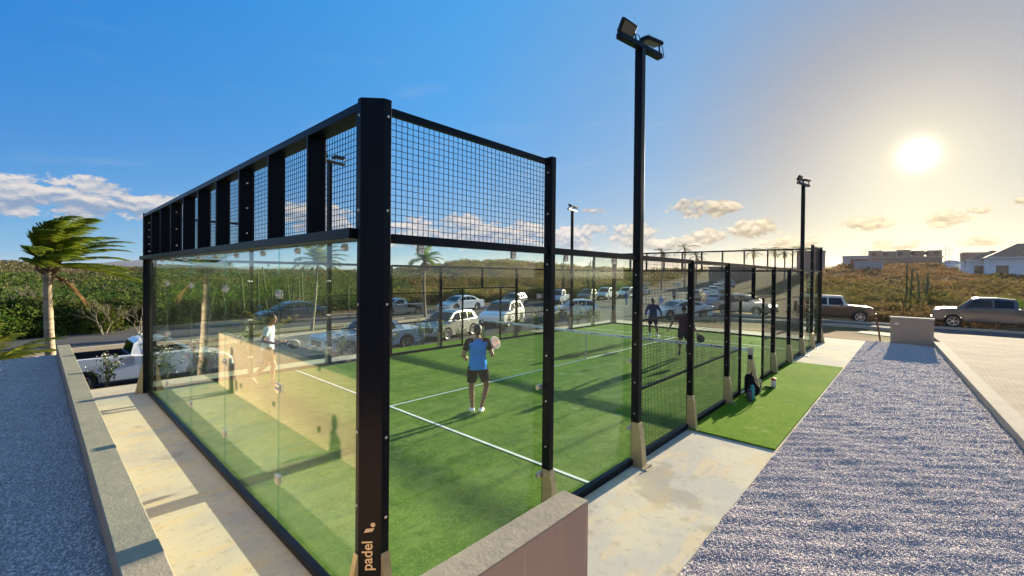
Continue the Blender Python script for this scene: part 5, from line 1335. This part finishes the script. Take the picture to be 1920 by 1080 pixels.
for px_, D, k, s in row:
    x, y = polar(px_, D)
    nm = {'o': 'olive brown {} bush', 'g': 'bright green {} bush', 'd': 'dark {} scrub tree'}[k]; lb = uniq(nm.format('{} row'), px_, D, LM, 40.6+max(0, px_-300)*.03)
    if k == 'o': plant_bush(k, x, y, s, lb, 'olive bushes behind the near glass wall')
    else: plant_bush(k, x, y, s, lb, G1 if k == 'g' else 'dark trees in the row across the road', 'bush' if k == 'g' else 'tree')
# middle row behind the far parked cars
row = [(745, 52, 'o', 1.0), (785, 54, 'b', 1.2), (820, 55, 'o', 1.0), (860, 56, 'd', .85), (900, 58, 'o', 1.0), (940, 60, 'b', 1.1), (975, 62, 'o', 1.1), (1012, 62, 'g', 1.15), (1035, 64, 'g', 1.1), (1060, 66, 'd', .95), (1085, 68, 'o', 1.15), (1112, 70, 'd', .95), (1140, 72, 'd', 1.0), (1168, 74, 'g', 1.0), (1192, 76, 'd', 1.05), (1215, 78, 'g', 1.15), (1240, 80, 'g', 1.1), (1262, 80, 'g', 1.0), (1285, 84, 'o', 1.1)]
for px_, D, k, s in row:
    x, y = polar(px_, D); y = max(y, 35.5+ (x-40)*.12 if x > 30 else 36.5)
    L_ = {'o': ('olive scrub bush behind the cars at the far kerb', 'olive bushes behind the far kerb'), 'b': ('dry brown scrub bush behind the cars at the far kerb', 'dry bushes behind the far kerb'), 'd': ('dark green scrub tree behind the far kerb, right of middle', 'dark trees behind the far kerb'), 'g': ('fresh green bush behind the far kerb, right of middle', 'fresh green bushes behind the far kerb')}[k]
    plant_bush(k, x, y, s, {'o': 'olive scrub bush ', 'b': 'dry brown bush ', 'd': 'dark green scrub tree ', 'g': 'fresh green bush '}[k]+where(px_, D, MM), L_[1], 'tree' if k == 'd' else 'bush')
# right hand brush behind the big pickup
row = [(1560, 50, 'o', 1.2), (1585, 47, 'o', 1.1), (1610, 52, 'o', 1.1), (1640, 46, 'b', 1.0), (1660, 52, 'o', 1.1), (1690, 47, 'b', 1.1), (1715, 52, 'o', 1.0), (1745, 45, 'b', 1.0), (1770, 51, 'o', 1.0), (1800, 47, 'b', 1.0), (1830, 50, 'o', 1.0), (1865, 46, 'o', 1.05), (1895, 47, 'g', .95), (1925, 45, 'g', 1.0), (1960, 46, 'o', 1.0),
       (1548, 43, 'b', .8), (1625, 41.5, 'b', .75), (1665, 41, 'b', .7), (1710, 41.5, 'b', .8), (1760, 42, 'b', .75), (1740, 62, 'd', .85), (1762, 63, 'd', .8), (1660, 66, 'd', .62)]
for px_, D, k, s in row:
    x, y = polar(px_, D)
    L_ = {'o': ('olive green bush in the sunlit brush on the right', 'olive bushes in the right brush'), 'b': ('dry brown bush in the sunlit brush on the right', 'dry bushes in the right brush'), 'd': ('dark rounded tree on the slope below the unfinished building', 'dark trees on the right slope'), 'g': ('fresh green bush at the right edge behind the dark grey pickup', 'green bushes at the right edge')}[k]
    plant_bush(k, x, y, s, {'o': 'olive green ', 'b': 'dry brown ', 'd': 'dark rounded ', 'g': 'fresh green '}[k]+('tree' if k == 'd' else 'bush')+(' low at the verge ' if D < 43 else ' in the front brush ' if D < 48.5 else ' in the rear brush ' if D < 60 else ' up the slope ')+where(px_, D, RM), L_[1], 'tree' if k == 'd' else 'bush')
# bare trees
for (px_, D, h, sd, lb) in ((196, 34.2, 2.6, 3, 'pale bare branching shrub at the verge right of the leaning palm'), (262, 34.6, 2.2, 5, 'pale bare shrub at the verge close to the left court corner'), (75, 37, 3.6, 8, 'thin bleached bare tree rising out of the bushes left of the palm')):
    o = baretree('bare_shrub', h, DEAD, sd); x, y = polar(px_, D); o.location = (x, y, float(hh(x, y))); tag(o, lb, 'bare shrub')
# far scrub carpet (uncountable)
def scrubfield(name, mt, az0, az1, D0, D1, n, size, h, label, per=46, power=1.6, keep=None):
    a = rng.uniform(az0, az1, n); D = D0+(D1-D0)*rng.random(n)**power
    x = CAM.x+D*np.cos(a); y = CAM.y+D*np.sin(a)
    ok = np.ones(n, bool)
    if keep is not None: ok = keep(x, y, D, a)
    x, y, D = x[ok], y[ok], D[ok]; n = len(x); z = hh(x, y)
    sc = rng.uniform(.6, 1.35, n)*(1+D/900)
    u = rng.normal(size=(n, per, 3)); u /= np.linalg.norm(u, axis=2)[..., None]; u *= (.45+.55*rng.random((n, per, 1)))
    u[..., 2] = np.abs(u[..., 2])
    C = np.stack([x[:, None]+u[..., 0]*sc[:, None]*size*1.25, y[:, None]+u[..., 1]*sc[:, None]*size*1.25, z[:, None]+u[..., 2]*sc[:, None]*h-.1], 2)
    V, F = leaves(C.reshape(-1, 3), .11); 
    V = V.reshape(-1, 4, 3); cc = V.mean(1, keepdims=True); k = np.repeat(sc*(.85+D/160), per)[:, None, None]; V = (cc+(V-cc)*k).reshape(-1, 3)
    tag(npmesh(name, V, F, mt), label, 'scrub', kind='stuff')
azL0, azL1 = float(px2az(760)), R(118)
offroad = lambda x, y, D, a: (y > 38.5)
scrubfield('far_scrub', LG, azL0, azL1, 42, 190, 330, 2.2, 1.6, 'sea of green scrub stretching from the road over the lowland at left', keep=offroad, per=150)
scrubfield('far_scrub', LD, azL0, azL1, 42, 260, 1000, 2.3, 1.6, 'dark green scrub scattered through the lowland at left', keep=offroad, per=150)
scrubfield('far_scrub', LF, azL0, azL1, 80, 520, 1500, 2.2, 1.4, 'pale olive scrub far out towards the hills at left', keep=offroad, power=1.1, per=90)
scrubfield('far_scrub', LO, float(px2az(1330)), float(px2az(700)), 55, 260, 700, 1.9, 1.4, 'olive brown scrub covering the low hill behind the far parked cars', keep=lambda x, y, D, a: y > 39.5+np.maximum(0, x-60)*.14, per=120, power=1.2)
scrubfield('far_scrub', LB, float(px2az(1500)), float(px2az(760)), 55, 260, 700, 1.6, .95, 'dry scrub on the low hill in the middle distance', keep=lambda x, y, D, a: y > 39.5+np.maximum(0, x-60)*.14, per=120, power=1.2)
scrubfield('far_scrub', LO, float(px2az(2100)), float(px2az(1535)), 43, 92, 110, 1.9, 1.3, 'olive scrub mass on the sunlit slope at right', keep=lambda x, y, D, a: (x > 39) & (y < 12), per=260, power=1.2)
scrubfield('far_scrub', LB, float(px2az(2100)), float(px2az(1535)), 40, 160, 620, 1.5, .75, 'dry brown scrub mass on the sunlit slope at right', keep=lambda x, y, D, a: (x > 38.5) & (y < 12), per=130, power=1.2)
scrubfield('far_scrub', LG, R(118), R(250), 30, 160, 700, 1.8, 2.4, 'green scrub behind the terrace, mirrored in the near glass wall')
# columnar cactus stands seen through the near glass
def cactus(loc, n, h, spread, label):
    t = empty('columnar_cactus', (loc[0], loc[1], float(hh(*loc))), 0, label, 'cactus', 'tall columnar cacti beyond the road')
    for k in range(n):
        a = random.uniform(0, 6.28); d = random.uniform(0, spread); x, y = d*math.cos(a), d*math.sin(a); hh_ = h*random.uniform(.6, 1.05); lx, ly = random.uniform(-.35, .35), random.uniform(-.35, .35)
        MB().tube([(x, y, 0), (x+lx*.4, y+ly*.4, hh_*.5), (x+lx, y+ly, hh_*.97), (x+lx, y+ly, hh_)], [.075, .08, .065, .02], 7).build('stem', CACT, t, True)
for px_, D, n, h, lb in ((405, 39, 3, 3.4, 'leftmost stand of tall columnar cactus seen through the near glass'), (455, 39.5, 4, 4.0, 'columnar cactus stand left of the first mast seen through glass'), (500, 41, 3, 4.0, 'columnar cactus stand above the player in the pale tee'), (548, 42, 4, 4.2, 'columnar cactus stand just left of the slim palm behind the glass'), (660, 45, 3, 4.0, 'columnar cactus stand close behind the near corner post'), (1060, 62, 7, 6.2, 'columnar cactus stand behind the black estate car'), (1105, 66, 7, 6.4, 'columnar cactus stand behind the white double cab pickup'), (1725, 58, 5, 4.4, 'columnar cactus stand on the slope right of the container')):
    cactus(polar(px_, D), n, h, 1.1, lb)

# planter: white flowered shrubs along the slab
FLW = leafmat('white_flower', (.70, .68, .60), (.80, .78, .66), .3)
def planter_shrub(n=60, h=.85, w=.35, fl=26):
    t = empty('flowering_shrub'); b = MB()
    tips = []
    for k in range(7):
        a = random.uniform(0, 6.28); d = random.uniform(.4, 1)*w; p2 = Vector((d*math.cos(a), d*math.sin(a), h*random.uniform(.6, 1))); b.tube([(0, 0, -.05), p2*.5+Vector((0, 0, .08)), p2], [.009, .007, .004], 5); tips.append(p2)
    b.build('stems', BARK, t)
    T = np.array([t_[:] for t_ in tips]); i = rng.integers(0, len(T), n*3); C = T[i]*rng.uniform(.35, 1.05, (n*3, 1))+rng.normal(size=(n*3, 3))*.05
    V, F = leaves(C, .045, aspect=.42); nl_ = len(F)
    i = rng.integers(0, len(T), fl*3); C = T[i]+rng.normal(size=(fl*3, 3))*.055
    V2, F2 = leaves(C, .022, aspect=.9); npmesh('foliage', np.vstack([V, V2]), np.vstack([F, F2+len(V)]), [LG, FLW], t, mi=[0]*nl_+[1]*len(F2))
    return t
sh = [planter_shrub(), planter_shrub(70, 1.15, .5, 34), planter_shrub(50, .65, .3, 20)]
reg()
spots = [(-.55, 11.75, 0, 'by the rear wheel of the white pickup'), (.35, 11.8, 1, 'in front of the door of the white pickup'), (1.15, 11.75, 0, 'hiding the front wing of the white pickup'), (1.75, 11.8, 2, 'at the front wheel of the white pickup'), (2.5, 11.9, 1, 'just right of the white pickup'), (5.1, 11.8, 1, 'left of the near floodlight mast on the car park side'), (6.0, 11.75, 1, 'at the bonnet of the old pale blue saloon'), (6.9, 11.8, 0, 'just left of the near corner post'), (8.5, 11.9, 1, 'at the rear wheel of the old pale blue saloon'), (9.3, 11.8, 0, 'behind the rear wing of the old pale blue saloon'), (10.3, 11.8, 2, 'alone in front of the bumper of the silver hatchback'), (13.0, 12.0, 0, 'at the rear wheel of the silver hatchback'), (14.1, 11.9, 0, 'between the silver hatchback and the white crossover'), (15.6, 12.0, 1, 'at the front wheel of the white crossover'),
         (17.2, 12.0, 1, 'right behind the second side post'), (18.2, 11.9, 1, 'tallest one between the two white crossovers'), (19.2, 12.0, 1, 'at the bonnet of the white crossover hatchback'), (20.2, 11.9, 0, 'under the door of the white crossover hatchback'), (21.2, 11.9, 0, 'at the rear wheel of the white crossover hatchback')]
for k, (x, y, q, lb) in enumerate(spots):
    o = sh[q] if not sh[q].get('label') else copy_tree(sh[q])
    o.location = (x, y, float(hh(x, y))+.03); o.rotation_euler = (0, 0, k*1.3); tag(o, 'white flowered shrub '+lb, 'shrub', 'flowering shrubs planted along the court'); s_ = .95+.25*((k*7) % 5)/5; o.scale = (s_,)*3

# palms
def frond(V, F, base, az, elev, L, wind, droop, nl=46, ll=.55, tw=0, W=None):
    """one feather frond: stem bent by gravity and wind with two rows of strap leaflets"""
    p = np.array(base, float); d = np.array([math.cos(az)*math.cos(elev), math.sin(az)*math.cos(elev), math.sin(elev)]); pts = [p.copy()]; st = L/14
    for k in range(14):
        d = d+np.array(wind)*.20*(k/14)**1.0+np.array([0, 0, -droop])*.09*(k/14+.3); d /= np.linalg.norm(d); p = p+d*st; pts.append(p.copy())
    pts = np.array(pts); T = np.gradient(pts, axis=0); T /= np.linalg.norm(T, axis=1)[:, None]
    up_ = np.array([0, 0, 1.])
    o = len(V)
    # stem as a thin ribbon pair
    for k in range(len(pts)-1):
        s = np.cross(T[k], up_); s /= np.linalg.norm(s)+1e-9; w = .022*(1-k/15); w2 = .022*(1-(k+1)/15)
        n_ = len(V); V += [pts[k]-s*w, pts[k]+s*w, pts[k+1]+s*w2, pts[k+1]-s*w2]; F.append((n_, n_+1, n_+2, n_+3))
        n_ = len(V); V += [pts[k]-up_*w, pts[k]+up_*w, pts[k+1]+up_*w2, pts[k+1]-up_*w2]; F.append((n_, n_+1, n_+2, n_+3))
    for j in range(nl):
        u = .12+.86*j/nl; x = u*14; i = min(13, int(x)); f = x-i; c = pts[i]*(1-f)+pts[i+1]*f; t_ = T[i]; s = np.cross(t_, up_); s /= np.linalg.norm(s)+1e-9; n_up = np.cross(s, t_)
        l = ll*math.sin(math.pi*min(1, .12+u*.86))**.6*rng.uniform(.8, 1.1)
        for sg in (-1, 1):
            dd = s*sg*.75+t_*.65+n_up*.25+np.array(wind)*.55*rng.uniform(.6, 1.3)+np.array([0, 0, -.25*droop]); dd /= np.linalg.norm(dd)
            wv = np.cross(dd, n_up+.4*s*sg+rng.normal(size=3)*.25); wv /= np.linalg.norm(wv)+1e-9; wv *= .012+.005*rng.random()
            m = c+dd*l*.5; e2 = dd+np.array([0, 0, -.55*droop])+np.array(wind)*.5; e2 /= np.linalg.norm(e2); e = m+e2*l*.5
            n_ = len(V); V += [c-wv*.6, c+wv*.6, m+wv, m-wv, e+wv*.15, e-wv*.15]; F.append((n_, n_+1, n_+2, n_+3)); F.append((n_+3, n_+2, n_+4, n_+5))
def palm(name, base, top,  r0, r1, nf, L, wind, label, lm=LP, droop=1., spread=None, ll=.55, nl=46, bend=.15, dry=3, elev=(-.2, 1.25), trunk=True, cat='palm tree', azs=None):
    t = empty(name, base, 0, label, cat); b = Vector(top)-Vector(base)
    if trunk:
        pts = []; rad = []
        for k in range(25):
            u = k/24; q = b*u; q = Vector((q.x*(u**.8), q.y*(u**.8), q.z)); q += Vector((bend*math.sin(u*3.1), -bend*.4*math.sin(u*3.1), 0)); pts.append(q); rad.append((r0+(r1-r0)*u)*(1+.05*(k % 2))+(.10*r0*8*(max(0, .08-u))))
        tk = MB().tube(pts, rad, 12).build('trunk', PBARK, t, True); tip = pts[-1]
    else: tip = Vector((0, 0, .1))
    V = []; F = []
    for k in range(nf):
        az = 2*math.pi*k/nf*2.4+rng.uniform(-.2, .2); el_ = elev[0]+(elev[1]-elev[0])*((k*7) % nf)/nf
        if azs: az = math.atan2(wind[1], wind[0])+azs*math.sin(k*2.4+.3)+rng.uniform(-.15, .15)
        frond(V, F, tuple(tip), az, el_, L*rng.uniform(.8, 1.1), wind, droop, nl, ll)
    npmesh('crown', np.array(V), np.array(F), lm, t)
    if trunk:
        hb = MB()
        for k in range(9): a = k*.7; hb.tube([tip+Vector((0, 0, -.35+.03*k)), tip+Vector((.16*math.cos(a), .16*math.sin(a), -.1)), tip+Vector((.22*math.cos(a), .22*math.sin(a), .18))], [r1*.9, r1*.45, .02], 6)
        hb.build('leaf_bases', mat(name+'_fibre', (.13, .08, .045), .95), t)
    if dry:
        V = []; F = []
        for k in range(dry): frond(V, F, tuple(tip-Vector((0, 0, .15))), 6.28*k/dry+.4, -.5, L*.6, (wind[0]*.5, wind[1]*.5, wind[2]*.5), 2.0, 24, ll*.8)
        npmesh('dry_fronds', np.array(V), np.array(F), LB, t)
    return t
WIND = (.66, -.70, .0)      # blowing to the right of the picture
palm('palm_tree', (-1.36, 12.2, -.8), (-1.50, 12.25, 2.85), .105, .07, 22, 1.7, tuple(v*1.35 for v in WIND), 'windblown palm with ringed leaning trunk behind the retaining wall at the far left', LP, .75, ll=.50, nl=60, bend=-.07, dry=1, elev=(-.05, 1.5), azs=1.45)
palm('palm_tree', (9.0, 24.0, -.80), (9.45, 24.4, 3.45), .09, .06, 20, 1.9, tuple(v*1.0 for v in WIND), 'slim windblown palm on the median seen through the near glass wall', LP, 1.1, bend=.1)
palm('palm_tree', (18.95, 27.0, -.80), (19.0, 27.2, 3.95), .12, .08, 18, 1.6, tuple(v*.8 for v in WIND), 'slim palm with yellowing crown on the median in front of the white saloon', LP, 1.2, bend=-.1, dry=5)
palm('young_palm', (-2.35, 10.45, .62), (0, 0, 0), .1, .1, 11, 1.35, (.9, -.5, .0), 'low yellow green young palm at the far edge of the gravel terrace', LY, .8, trunk=False, dry=0, ll=.34, nl=34, elev=(.5, 1.15), cat='palm')
for (px_, D, h, L, lb) in ((1240, 92, 8.2, 2.6, 'left one of the two larger distant palms above the court fence'), (1283, 95, 9.6, 3.2, 'tallest distant palm above the court fence, right of the tall mast'), (1305, 100, 7.4, 2.4, 'small distant palm just right of the tallest distant palm'), (1412, 96, 8.4, 2.6, 'distant palm above the hill road, leftmost of three near the unfinished roofs'), (1452, 100, 9.0, 2.6, 'distant palm in the middle of the three near the unfinished roofs'), (1470, 98, 8.2, 2.2, 'distant palm rightmost of the three near the unfinished roofs'), (1500, 104, 9.6, 2.4, 'distant palm standing beside the far mast')):
    x, y = polar(px_, D); z = float(hh(x, y)); palm('palm_tree', (x, y, z), (x, y, 2.73+h*.62), .16, .12, 14, L, tuple(v*.5 for v in WIND), lb, LD, 1.0, ll=.8, nl=22, dry=2)

# ------------------------------------------------------------------ buildings
WW = mat('white_house_render', (.76, .79, .80), .8, noise=[(1, 4, .4, .7, (.68, .71, .73), .5)]); RF = mat('brown_shingle_roof', (.30, .16, .10), .85, noise=[((2, 2, 12), 3, .45, .6, (.10, .055, .04), .7)], bump=(8, 3, .5, .03))
BK = mat('bare_block_wall', (.30, .20, .17), .9, noise=[((1.2, 1.2, 4), 3, .45, .6, (.38, .28, .24), .7)]); WN = mat('dark_window_pane', (.03, .035, .04), .1, coat=.5); FR = mat('brown_window_frame', (.10, .07, .06), .6); MT = mat('grey_metal_sheet', (.35, .36, .40), .5, .3)
def house(px_, D, w, dp, h, rh, face, label, wins=((-.25, 1.1, 1.5), (.25, 1.0, 1.4)), z0=None, wall=WW, roof=RF, hip=True, fin=True):
    x, y = polar(px_, D); z = float(hh(x, y)) if z0 is None else z0
    t = empty('house', (x, y, z), face, label, 'house')
    MB().box((-w/2, -dp/2, -2), (w/2, dp/2, h)).build('wall', wall, t)
    if rh > 0:
        o = .45; b = MB(); hl = max(.2, w/2-dp/2) if hip else w/2+o
        vs = [(-w/2-o, -dp/2-o, h), (w/2+o, -dp/2-o, h), (w/2+o, dp/2+o, h), (-w/2-o, dp/2+o, h), (-hl, 0, h+rh), (hl, 0, h+rh)]
        b.add(vs, [(0, 1, 5, 4), (2, 3, 4, 5), (1, 2, 5), (3, 0, 4), (3, 2, 1, 0)]); b.build('roof', roof, t)
        b = MB(); b.box((-w/2-o, -dp/2-o-.05, h-.18), (w/2+o, -dp/2-o, h+.02)); b.build('fascia', WW, t)
    else:
        b = MB(); b.box((-w/2-.12, -dp/2-.12, h), (w/2+.12, dp/2+.12, h+.25)); b.build('parapet', wall, t)
    for (u, ww, wh) in wins:
        f = MB().box((u*w-ww/2-.08, -dp/2-.05, .9 if wh < 1.9 else .05), (u*w+ww/2+.08, -dp/2+.02, (.9 if wh < 1.9 else .05)+wh)).build('window', FR, t)
        zz = .9 if wh < 1.9 else .05
        MB().box((u*w-ww/2, -dp/2-.065, zz+.08), (u*w+ww/2, -dp/2-.052, zz+wh-.08)).build('pane', WN, f)
    return t
f0 = R(-90)       # front faces the camera (towards -x)
house(1806, 140, 6.0, 7, 2.6, 0, f0, 'small flat roofed white house leftmost in the white row at right', wins=((-.28, 1.2, 1.3),))
house(1829, 132, 4.2, 7, 3.0, 0, f0, 'white house second from left in the white row, flat roofed', wins=((0, .7, 1.4),))
house(1860, 125, 7.2, 8, 3.2, 2.0, f0, 'white house with brown hipped roof in the middle of the row', wins=((-.28, 1.5, 2.0), (.05, .5, 1.4), (.25, .9, 2.2)))
house(1912, 118, 8.8, 8, 3.5, 2.6, f0, 'white house with the tallest brown roof at the right edge', wins=((-.30, 1.4, 2.0), (.08, .5, 1.2)))
house(1852, 160, 10, 8, 6.6, .0, f0, 'brown upper storey block rising behind the white houses', wall=BK, wins=((0, 1, 1.2),))
house(1783, 170, 10, 8, 1.6, 2.6, f0, 'low grey hipped roof house behind the brush, left of the white row', wall=BK, roof=MT, wins=((-.2, 1, 1.2), (.2, 1, 1.2)))
def shell():
    x, y = polar(1694, 168); z = float(hh(x, y)); t = empty('unfinished_building', (x, y, z), f0, 'long unfinished block building with scaffold poles on the hill crest', 'building')
    W_ = 16.5
    b = MB(); b.box((-W_/2, -4, -3), (W_/2, 4, 2.6)); b.build('ground_floor', BK, t)
    for k in range(5):
        x0 = -W_/2+k*W_/5; MB().box((x0+.05, -3.9+(.3 if k % 2 else 0), 2.8), (x0+W_/5-(.05 if k != 3 else .5), 3.8, 4.5+(.25 if k in (0, 2) else 0))).build('upper_floor', BK, t)
    MB().box((-W_/2-.3, -4.4, 2.55), (W_/2+.3, 4.2, 2.8)).build('floor_slab', M['kerb'], t)
    for u in (-.42, -.25, -.05, .12, .3, .43): MB().box((u*W_-.5, -4.06, 3.3), (u*W_+.5, -3.6, 4.2)).build('window_opening', FR, t)
    for s in (-1, 1):
        for q in (0, .9):
            MB().tube([(s*(W_/2+.6+q), -4, -.5), (s*(W_/2+.6+q), -4, 5.6)], .05, 5).build('scaffold_pole', FR, t)
        for zz in (1.6, 3.2, 4.6): MB().bar((s*(W_/2+.2), -4, zz), (s*(W_/2+2.2), -4, zz), .07).build('scaffold_tube', FR, t)
shell()
def smallb(px_, D, w, dp, h, mt, label, rf=None, name='shed', cat='shed', dz=0, rib=False):
    x, y = polar(px_, D); t = empty(name, (x, y, float(hh(x, y))+dz), f0, label, cat)
    b = MB(); b.box((-w/2, -dp/2, -1), (w/2, dp/2, h)); 
    b.build('wall', mt, t)
    for k in range(int(w/.5)): MB().box((-w/2+.15+k*.5, -dp/2-.03, .1), (-w/2+.30+k*.5, -dp/2+.01, h-.15)).build('rib', mt, t) if rib else None
    b = MB(); b.box((-w/2-.25, -dp/2-.25, h), (w/2+.25, dp/2+.25, h+.14)); b.build('roof', rf or MT, t)
    return t
smallb(1628, 125, 5.2, 2.4, 1.9, MT, 'pale grey shipping container on the slope at right', name='container', cat='container', rib=True)
smallb(1606, 150, 6, 6, 2.6, MT, 'grey roofed shed left of the long unfinished building')
smallb(1612, 135, 3.5, 4, 2.0, mat('red_brown_boards', (.22, .09, .06), .8), 'red brown hut in front of the grey roofed shed')
smallb(1372, 112, 9, 5, 3.0, BK, 'low building with pale roof among the distant palms', rf=M['kerb'])
smallb(1520, 120, 5, 5, 4.4, BK, 'small dark two storey block right of the far mast')
# street signs far off
for (px_, D, lb) in ((1212, 70, 'small white street sign far off behind the navy shirted player'), (1271, 66, 'white street sign on a post far off by the green bushes'), (1352, 72, 'pale street sign on a post beside the silver off-roader')):
    x, y = polar(px_, D); t = empty('street_sign', (x, y, float(hh(x, y))), R(200), lb, 'sign')
    MB().tube([(0, 0, 0), (0, 0, 2.5)], .04, 6).build('post', M['bolt'], t); MB().box((-.03, -.5, 2.3), (.03, .5, 2.65)).build('panel', mat('sign_panel', (.7, .7, .62), .5), t)
# orange cone behind the dark saloon
t = empty('traffic_cone', (14.6, 31.0, float(hh(14.6, 31.0))+.05), 0, 'orange and white traffic cone behind the dark blue saloon', 'cone')
MB().lathe([(.15, .02), (.035, .62)], 14).build('cone_body', mat('orange_plastic', (.75, .12, .03), .5), t, True); MB().lathe([(.108, .24), (.075, .42)], 14).build('band', M['line'], t, True); MB().box((-.19, -.19, 0), (.19, .19, .03)).build('base', BLKP, t)

# ------------------------------------------------------------------ air
hz = MB().box((-6500, -6500, -80), (6500, 6500, 95)).build('haze', None)
hm = bpy.data.materials.new('thin_warm_haze'); hm.use_nodes = True; t = NT(hm.node_tree); out = t.new('ShaderNodeOutputMaterial'); pv = t.new('ShaderNodeVolumePrincipled')
pv.inputs['Density'].default_value = .00006; pv.inputs['Anisotropy'].default_value = .50; pv.inputs['Color'].default_value = (1, .93, .84, 1)
t.l.new(pv.outputs[0], out.inputs['Volume']); hz.data.materials.clear(); hz.data.materials.append(hm)
tag(hz, kind='stuff', label='thin warm evening haze over the whole place', cat='haze')
